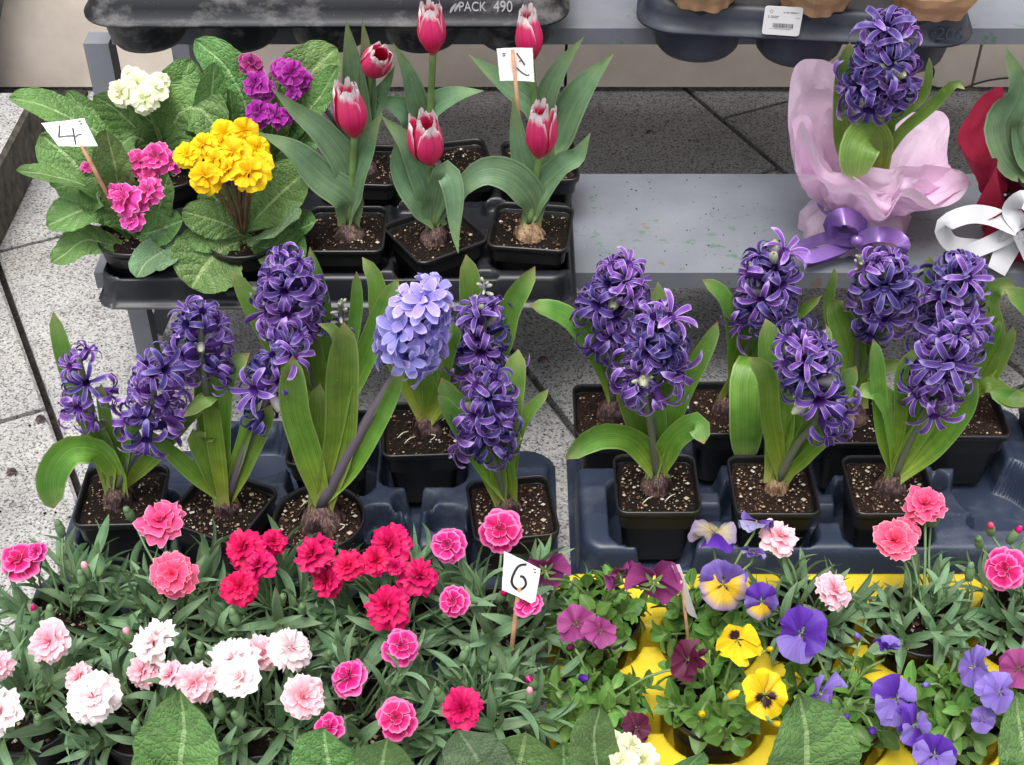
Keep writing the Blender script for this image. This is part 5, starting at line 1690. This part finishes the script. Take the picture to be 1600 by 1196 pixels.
# ------------------------------------------------------------------ gift wrapped plants on the lower shelf
def sheet_mat(name, c, tr, rough=.5):
    N = NT(name)
    pos = N.geo()
    f = N.noise(24, pos, 5, .6)
    cc = N.ramp(f, [(.3, tuple(x * .93 for x in c)), (.7, tuple(min(1, x * 1.04) for x in c))])
    N.bump(N.noise(40, pos, 4, .6), .18, .003)
    N.out(cc, rough, .35)
    N.translucent(tr)
    return N.m
PINKW = sheet_mat('pink_wrapping', (.90, .69, .86), .42)
REDW = sheet_mat('red_felt_wrapping', (.33, .012, .045), .12, .85)
SATIN = simple('purple_satin', (.27, .15, .46), .20, .7, 20, .25, metal=.35)
WHITER = simple('white_ribbon', (.66, .66, .68), .4, .4, 30, .04)
def wrap_sheet(t, name, mat, rim, foot, n_v=26, bulge=.012, sub=16, wr=.004, seed=0, closed=True):
    # a paper collar: from the tied foot ring up to an uneven rim curve
    K = len(rim)
    N_ = K * sub
    rimc, footc = [], []
    for i in range(K):
        p0, p1, p2, p3 = (Vector(rim[(i + d) % K]) for d in (-1, 0, 1, 2))
        for j in range(sub):
            tt = j / sub
            rimc.append(.5 * ((2 * p1) + (p2 - p0) * tt + (2 * p0 - 5 * p1 + 4 * p2 - p3) * tt * tt + (3 * p1 - p0 - 3 * p2 + p3) * tt ** 3))
    cen = sum((Vector(r_) for r_ in rim), Vector()) / K
    fc, fr = foot
    V, F = [], []
    for i in range(n_v + 1):
        v = i / n_v
        for k in range(N_):
            rc = rimc[k]
            out = Vector((rc.x - fc.x, rc.y - fc.y, 0))
            out = out.normalized() if out.length > 1e-5 else Vector((1, 0, 0))
            q = 2 * math.pi * k / N_
            f_ = fc + out * (fr * (1 + .16 * math.sin(q * 9 + seed)))
            p = f_.lerp(rc, v)
            p += out * (bulge * math.sin(v * math.pi)) 
            p += out * (wr * noise.noise((q * 2.2 + seed, v * 3, seed)) * 2 * (1 - .5 * v)) + Vector((0, 0, wr * .8 * noise.noise((q * 3, v * 4, 9 + seed))))
            tw_ = ((q * 1.75 + .5 * v + seed) % 1)
            p += out * (.010 * (abs(tw_ - .5) * 2 - .5) * (1 - .55 * v)) + out * (.006 * abs(noise.noise((q * 4 + seed, v * 5 + q, 3.3))) * (1 - .4 * v))
            V.append(p)
    for i in range(n_v):
        for k in range(N_ if closed else N_ - sub):
            F.append((i * N_ + k, i * N_ + (k + 1) % N_, (i + 1) * N_ + (k + 1) % N_, (i + 1) * N_ + k))
    return link(name, mesh(name, V, F, mat, None, False), t)
GY = PZ(1325, 415, LS_Z).y + .062                      # depth of the pink bouquet
gx = PY(1328, 380, GY).x
gift = thing('wrapped_hyacinth', 'violet hyacinth wrapped in pink paper with a purple satin bow', 'bouquet', (gx, GY, LS_Z))
foot_c = Vector((gx, GY, LS_Z + .050))
def W_(x, y, d):
    return PY(x, y, GY + d)
wrap_sheet(gift, 'paper_wrap', PINKW, [W_(1237, 230, -.02), W_(1234, 118, .015), W_(1270, 94, .04), W_(1310, 112, .055), W_(1340, 190, .07), W_(1420, 178, .075), W_(1470, 176, .07), W_(1484, 205, .05), W_(1478, 250, .03), W_(1490, 268, .01), W_(1512, 290, -.02), W_(1450, 322, -.05), W_(1412, 300, -.065), W_(1382, 316, -.07), W_(1338, 275, -.07), W_(1290, 262, -.06), W_(1258, 190, -.045)], (foot_c, .036), bulge=.010, seed=1.3)
wrap_sheet(gift, 'paper_wrap', PINKW, [W_(1262, 205, -.035), W_(1275, 190, -.005), W_(1308, 178, .015), W_(1322, 245, .03), W_(1400, 275, .045), W_(1450, 235, .05), W_(1480, 240, .035), W_(1470, 290, .0), W_(1440, 278, -.03), W_(1408, 282, -.05), W_(1388, 300, -.05), W_(1345, 292, -.055), W_(1312, 285, -.055), W_(1290, 250, -.05)], (foot_c, .033), bulge=.008, seed=4.1)
wrap_sheet(gift, 'paper_wrap', PINKW, [W_(1245, 262, -.045), W_(1240, 196, -.02), W_(1262, 182, -.012), W_(1280, 240, -.02), W_(1300, 268, -.03), W_(1345, 262, -.035), W_(1392, 262, -.03), W_(1425, 262, -.012), W_(1450, 258, .0), W_(1500, 268, .012), W_(1516, 290, -.02), W_(1470, 322, -.055), W_(1418, 292, -.075), W_(1388, 338, -.085), W_(1352, 300, -.085), W_(1312, 290, -.08), W_(1276, 276, -.065)], (foot_c, .038), bulge=.004, seed=7.7)
# skirt of the paper below the tie
m = MB()
V, F = [], []
for i in range(7):
    v = i / 6
    for k in range(60):
        q = 2 * math.pi * k / 60
        rr = (.034 + .016 * sst(0, .5, v)) * (1 + .10 * math.sin(q * 9 + 1.3) * (1 - .4 * v) + .05 * math.sin(q * 17 + 3 * v))
        V.append((gx + rr * 1.2 * math.cos(q), GY + rr * math.sin(q), LS_Z + .052 - .051 * v))
for i in range(6):
    for k in range(60):
        F.append((i * 60 + k, i * 60 + (k + 1) % 60, (i + 1) * 60 + (k + 1) % 60, (i + 1) * 60 + k))
link('paper_foot', mesh('paper_foot', V, F, PINKW), gift)
gpot = Matrix.Translation((gx + .022, GY + .004, LS_Z + .074)) @ Matrix.Rotation(R(35), 4, 'Z') @ Matrix.Diagonal((.64, .64, .92, 1))
link('pot', POT_SQ, gift, gpot)
link('soil', SOIL_SQ[0], gift, gpot @ Matrix.Translation((0, 0, -.014)))
gb = Vector((gx + .018, GY, LS_Z + .070))
leaves_from(gift, gb, GY, [([(1325, 240), (1318, 160), (1328, 66)], 27, {'tw': 25}), ([(1385, 200), (1440, 150), (1452, 90)], 16, {'dy': -.03}), ([(1400, 215), (1450, 170), (1490, 132), (1508, 140)], 17, {'dy': -.04}),
    ([(1366, 222, -.03), (1352, 216, -.05), (1340, 240, -.065), (1334, 282, -.072)], 54, {'tw': 0, 'cup': .1}), ([(1355, 210), (1344, 168)], 22), ([(1385, 210), (1392, 175)], 20)], HY_LEAF, p_hy, cup=.35, wav=.01)
spike(gift, gb, W_(1366, 152, -.02), W_(1398, 38, -.03), 62, 62, 'd', HY_STEM_DARK, .06)
spike(gift, W_(1366, 168, -.02), W_(1378, 140, -.045), W_(1392, 100, -.055), 28, 10, 'd', HY_STEM_DARK, .1, 8, .003)
def ribbon(t, name, mat, pts, w, n0=None, tw=0, tw1=None, nv=22):
    V, F, UV = blade(pts, w, p_rib, n0, 2, nv, .05, tw, twist1=tw1)
    n = len(V)
    off = Vector((0, .0004, .0003))
    return link(name, mesh(name, V, F, mat, UV), t)
RY = -.066
for pts, w in (([(1340, 372), (1318, 366), (1300, 352), (1318, 338), (1345, 350), (1342, 372)], .020), ([(1330, 376), (1290, 372), (1250, 388), (1262, 402), (1300, 392), (1335, 378)], .016),
               ([(1338, 374), (1370, 366), (1402, 372), (1412, 388), (1380, 398), (1340, 380)], .018), ([(1335, 376), (1300, 400), (1262, 412)], .014), ([(1342, 378), (1362, 398), (1376, 415)], .016)):
    P3 = [W_(x, y, RY + (.012 * math.sin(k * 1.6))) for k, (x, y) in enumerate(pts)]
    ribbon(gift, 'ribbon', SATIN, P3, w, (0, -.9, .45), 10, 40)
tie = MB()
tie.tube([Vector((gx + .046 * math.cos(q), GY + .040 * math.sin(q), LS_Z + .050 + .002 * math.sin(3 * q))) for q in [2 * math.pi * k / 32 for k in range(33)]], .004, 6, False)
tie.build('ribbon_tie', SATIN, gift)
knot = MB()
kp = W_(1338, 376, RY - .006)
knot.lathe([(.001, -.007), (.006, -.005), (.0075, 0), (.006, .005), (.001, .007)], 10, kp, .3)
knot.build('knot', SATIN, gift)

# red wrapped tulip at the right edge
RYD = PZ(1590, 425, LS_Z).y + .06
rx = PY(1600, 370, RYD).x
rg = thing('wrapped_tulip', 'green tulip leaves in red felt wrap with a white ribbon bow at the right edge', 'bouquet', (rx, RYD, LS_Z))
def X_(x, y, d):
    return PY(x, y, RYD + d)
wrap_sheet(rg, 'felt_wrap', REDW, [X_(1503, 230, -.01), X_(1504, 196, .015), X_(1562, 136, .04), X_(1572, 180, .045), X_(1640, 240, .05), X_(1720, 150, .05), X_(1730, 260, .0), X_(1690, 300, -.045), X_(1620, 325, -.06), X_(1568, 330, -.06), X_(1540, 345, -.065), X_(1515, 340, -.055), X_(1560, 255, -.05), X_(1524, 252, -.035)], (Vector((rx, RYD, LS_Z + .045)), .036), bulge=.004, seed=2.2, wr=.003)
V, F = [], []
for i in range(6):
    for k in range(48):
        q = 2 * math.pi * k / 48
        rr = (.036 + .012 * i / 5) * (1 + .09 * math.sin(q * 8 + 1))
        V.append((rx + rr * math.cos(q), RYD + rr * math.sin(q), LS_Z + .047 - .046 * i / 5))
for i in range(5):
    for k in range(48):
        F.append((i * 48 + k, i * 48 + (k + 1) % 48, (i + 1) * 48 + (k + 1) % 48, (i + 1) * 48 + k))
link('felt_foot', mesh('felt_foot', V, F, REDW), rg)
rpot = Matrix.Translation((rx + .004, RYD, LS_Z + .098)) @ Matrix.Diagonal((.78, .78, 1, 1))
link('pot', POT_SQ, rg, rpot)
link('soil', SOIL_SQ[1], rg, rpot @ Matrix.Translation((0, 0, -.008)))
rb = Vector((rx + .002, RYD, LS_Z + .094))
leaves_from(rg, rb, RYD, [([(1588, 260), (1566, 200), (1590, 140), (1570, 72)], 52, {'wav': .12, 'tw': 10, 'dy': -.03}), ([(1605, 250), (1600, 170), (1620, 90)], 44), ([(1630, 250), (1670, 170)], 50)], TU_LEAF, p_tu)
for pts, w in (([(1592, 356), (1548, 338), (1510, 336), (1474, 354), (1488, 382), (1530, 388)], .021), ([(1592, 358), (1560, 375), (1520, 392), (1490, 402)], .020), ([(1598, 356), (1580, 328), (1602, 312), (1618, 334), (1602, 356)], .022),
               ([(1594, 360), (1572, 392), (1556, 424)], .030), ([(1600, 360), (1612, 392), (1622, 420)], .028), ([(1600, 356), (1650, 330), (1690, 345), (1650, 372), (1602, 360)], .026)):
    P3 = [X_(x, y, -.070 + .010 * math.sin(k * 1.7)) for k, (x, y) in enumerate(pts)]
    ribbon(rg, 'ribbon', WHITER, P3, w, (0, -.85, .5), -10, 25)

# ------------------------------------------------------------------ price cards on sticks
WOOD = simple('bare_wood', (.48, .27, .16), .65, .3, 80, .25, .2)
def price_card(label, corners, stick_pts, strokes, rad=.0022, curl=.004, thick=.0005):
    A, B, C, D = [PY(*c) for c in corners]             # TL TR BR BL
    n = (B - A).cross(A - D).normalized()
    if n.dot(Vector((0, 0, CAM_H)) - A) < 0:
        n = -n
    t = thing('price_card', label, 'price card', stick_pts and PY(*stick_pts[-1]) or A, 'handwritten price cards')
    N_ = 10
    def P_(u, v, off=0):
        p = A.lerp(B, u).lerp(D.lerp(C, u), v)
        return p + n * (off + curl * ((u - .5) ** 2 * 2 + (v - .5) ** 3 * 2))
    V, F = [], []
    for o in (0, -thick):
        for i in range(N_ + 1):
            for k in range(N_ + 1):
                j = .012 * noise.noise((k * .9, i * .9, A.x * 20)) if i in (0, N_) or k in (0, N_) else 0
                V.append(P_(k / N_ + j, i / N_ + j, o))
    S = (N_ + 1) ** 2
    for i in range(N_):
        for k in range(N_):
            a_ = i * (N_ + 1) + k
            F.append((a_, a_ + N_ + 1, a_ + N_ + 2, a_ + 1))
            F.append((S + a_, S + a_ + 1, S + a_ + N_ + 2, S + a_ + N_ + 1))
    link('card', mesh('card', V, F, PAPER), t)
    if strokes:
        # invert the picture position into sheet coordinates, then lay ink just proud of the sheet
        def uv_of(px, py):
            u = v = .5
            for _ in range(12):
                def pj(u, v):
                    q = P_(u, v) - Vector((0, 0, CAM_H))
                    d = q.y * CS - q.z * SN
                    return 800 + FPX * q.x / d, 598 - FPX * (q.y * SN + q.z * CS) / d
                x0, y0 = pj(u, v)
                xu, yu = pj(u + .01, v)
                xv, yv = pj(u, v + .01)
                a11, a12, a21, a22 = (xu - x0) * 100, (xv - x0) * 100, (yu - y0) * 100, (yv - y0) * 100
                det = a11 * a22 - a12 * a21
                ex, ey = px - x0, py - y0
                u += (a22 * ex - a12 * ey) / det
                v += (-a21 * ex + a11 * ey) / det
            return u, v
        m = MB()
        for pts, w in strokes:
            P3 = [P_(*uv_of(x, y), .0007) for x, y in pts]
            wm = w * mpp(A)
            V, F, UV = blade(P3, wm, p_rib, n, 1, max(6, 4 * len(P3)), 0)
            m.add(V, F, UV)
        m.build('handwriting', INK, t)
    if stick_pts:
        Q = [PY(*p) for p in stick_pts]
        m = MB()
        m.tube([Q[0], Q[0].lerp(Q[-1], .5), Q[-1]], [rad, rad, rad * .9], 8)
        m.build('stick', WOOD, t)
    return t
def zc(x, y, ox, oy, f):
    return (ox + x * f, oy + y * f)
f4 = 120 / 1595
z4 = lambda *ps: [zc(x, y, 60, 170, f4) for x, y in ps]
Y4 = PRP['pink'][1] - .045
price_card('white price card reading 4 on a stick over the pink primrose', [(65, 193, Y4 + .012), (132, 185, Y4 + .012), (154, 229, Y4 - .004), (93, 229, Y4 - .004)], [(127, 226, Y4 - .003), (155, 280, Y4), (180, 328, Y4 + .006)], [
    (z4((440, 350), (438, 470), (425, 595)), 2.6), (z4((425, 595), (560, 572), (735, 565)), 1.8), (z4((715, 395), (745, 560), (780, 750)), 2.4), (z4((770, 590), (830, 545), (900, 535)), 1.5), (z4((835, 268), (885, 252)), 1.5), (z4((860, 322), (915, 310)), 1.5)])
f7 = 260 / 1600
z7 = lambda *ps: [zc(x, y, 660, 0, f7) for x, y in ps]
Y7 = TUP['t3'][1] + .03
price_card('white price card on a stick before the right back tulip', [(776, 76, Y7), (832, 75, Y7), (835, 127, Y7 - .006), (781, 125, Y7 - .006)], [(801, 79, Y7 - .006), (808, 130, Y7 - .010), (818, 262, Y7 - .006)], [
    (z7((905, 508), (945, 565), (985, 625)), 2.0), (z7((928, 592), (955, 580)), 1.3), (z7((905, 650), (960, 700), (1010, 725), (1028, 715)), 1.8), (z7((768, 518), (800, 512)), 1.5), (z7((772, 540), (796, 532)), 1.5)])
f6 = 500 / 1438
z6 = lambda *ps: [zc(x, y, 400, 780, f6) for x, y in ps]
Y6 = .862
price_card('white price card reading 6 on a wooden stick among the carnations', [(787, 861, Y6 + .01), (844, 889, Y6 + .01), (834, 944, Y6 - .006), (783, 920, Y6 - .006)], [(811, 918, Y6 - .002), (803, 985, Y6 - .006), (792, 1076, Y6 - .012)], [
    (z6((1215, 292), (1180, 300), (1157, 335), (1148, 372), (1165, 400), (1192, 404), (1212, 382), (1203, 352), (1186, 345)), 4.0), (z6((1244, 312), (1258, 318)), 1.6), (z6((1247, 326), (1257, 331)), 1.6)], rad=.0024)
Ys = .885
price_card('white price card seen edge-on, on a thin stick beside the yellow pansies', [(1048, 884, Ys - .012), (1060, 882, Ys + .02), (1086, 968, Ys + .010), (1068, 955, Ys - .02)], [(1065, 908, Ys - .016), (1072, 970, Ys - .018), (1082, 1062, Ys - .02)], [], rad=.0016)

# small litter on the paving
for px, py, where in ((56, 660, 'left of the leftmost hyacinth pot'), (10, 742, 'at the left edge near the drooping leaf'), (842, 566, 'between the two navy trays'), (1010, 210, 'in the shade behind the empty shelf')):
    p = PZ(px, py, .003)
    m = MB()
    m.add(*blade([p, p + Vector((.006, .004, .003)), p + Vector((.013, .003, .001))], .009, p_tu, (0, 0, 1), 2, 6, .3, random.uniform(-40, 40)))
    tag(m.build('dry_leaf', BULB), 'small dry brown leaf scrap on the paving ' + where, 'leaf', 'dry leaf scraps on the paving')

# spilled potting soil on the shelf and around the trays
m = MB()
rs = random.Random(77)
def crumb(x, y, z, s):
    e = [Vector((rs.uniform(.6, 1.2) * s * d[0], rs.uniform(.6, 1.2) * s * d[1], rs.uniform(.4, .9) * s * d[2])) for d in ((1, 0, 0), (0, 1, 0), (-1, 0, 0), (0, -1, 0), (0, 0, 1), (0, 0, -1))]
    c = Vector((x, y, z))
    m.add([c + q_ for q_ in e], [(0, 1, 4), (1, 2, 4), (2, 3, 4), (3, 0, 4), (1, 0, 5), (2, 1, 5), (3, 2, 5), (0, 3, 5)])
for _ in range(120):
    crumb(rs.uniform(bx1 + .005, .30) if rs.random() < .7 else rs.uniform(bx1, .6), rs.uniform(LS_F + .005, LS_B - .005), LS_Z + .0005, rs.choice((.0006, .0008, .0012)))
for _ in range(260):
    crumb(rs.gauss(-.50, .12), rs.gauss(1.12, .16), .0012, rs.choice((.0007, .001, .0016, .0022)))
for _ in range(160):
    crumb(rs.gauss(.06, .05), rs.uniform(1.26, 1.42), .0012, rs.choice((.0007, .001, .0016)))
o = m.build('soil_crumbs', SOIL, smooth=False)
o['kind'] = 'stuff'
o['label'] = 'dark crumbs of spilled potting soil on shelf and paving'
o['category'] = 'soil'
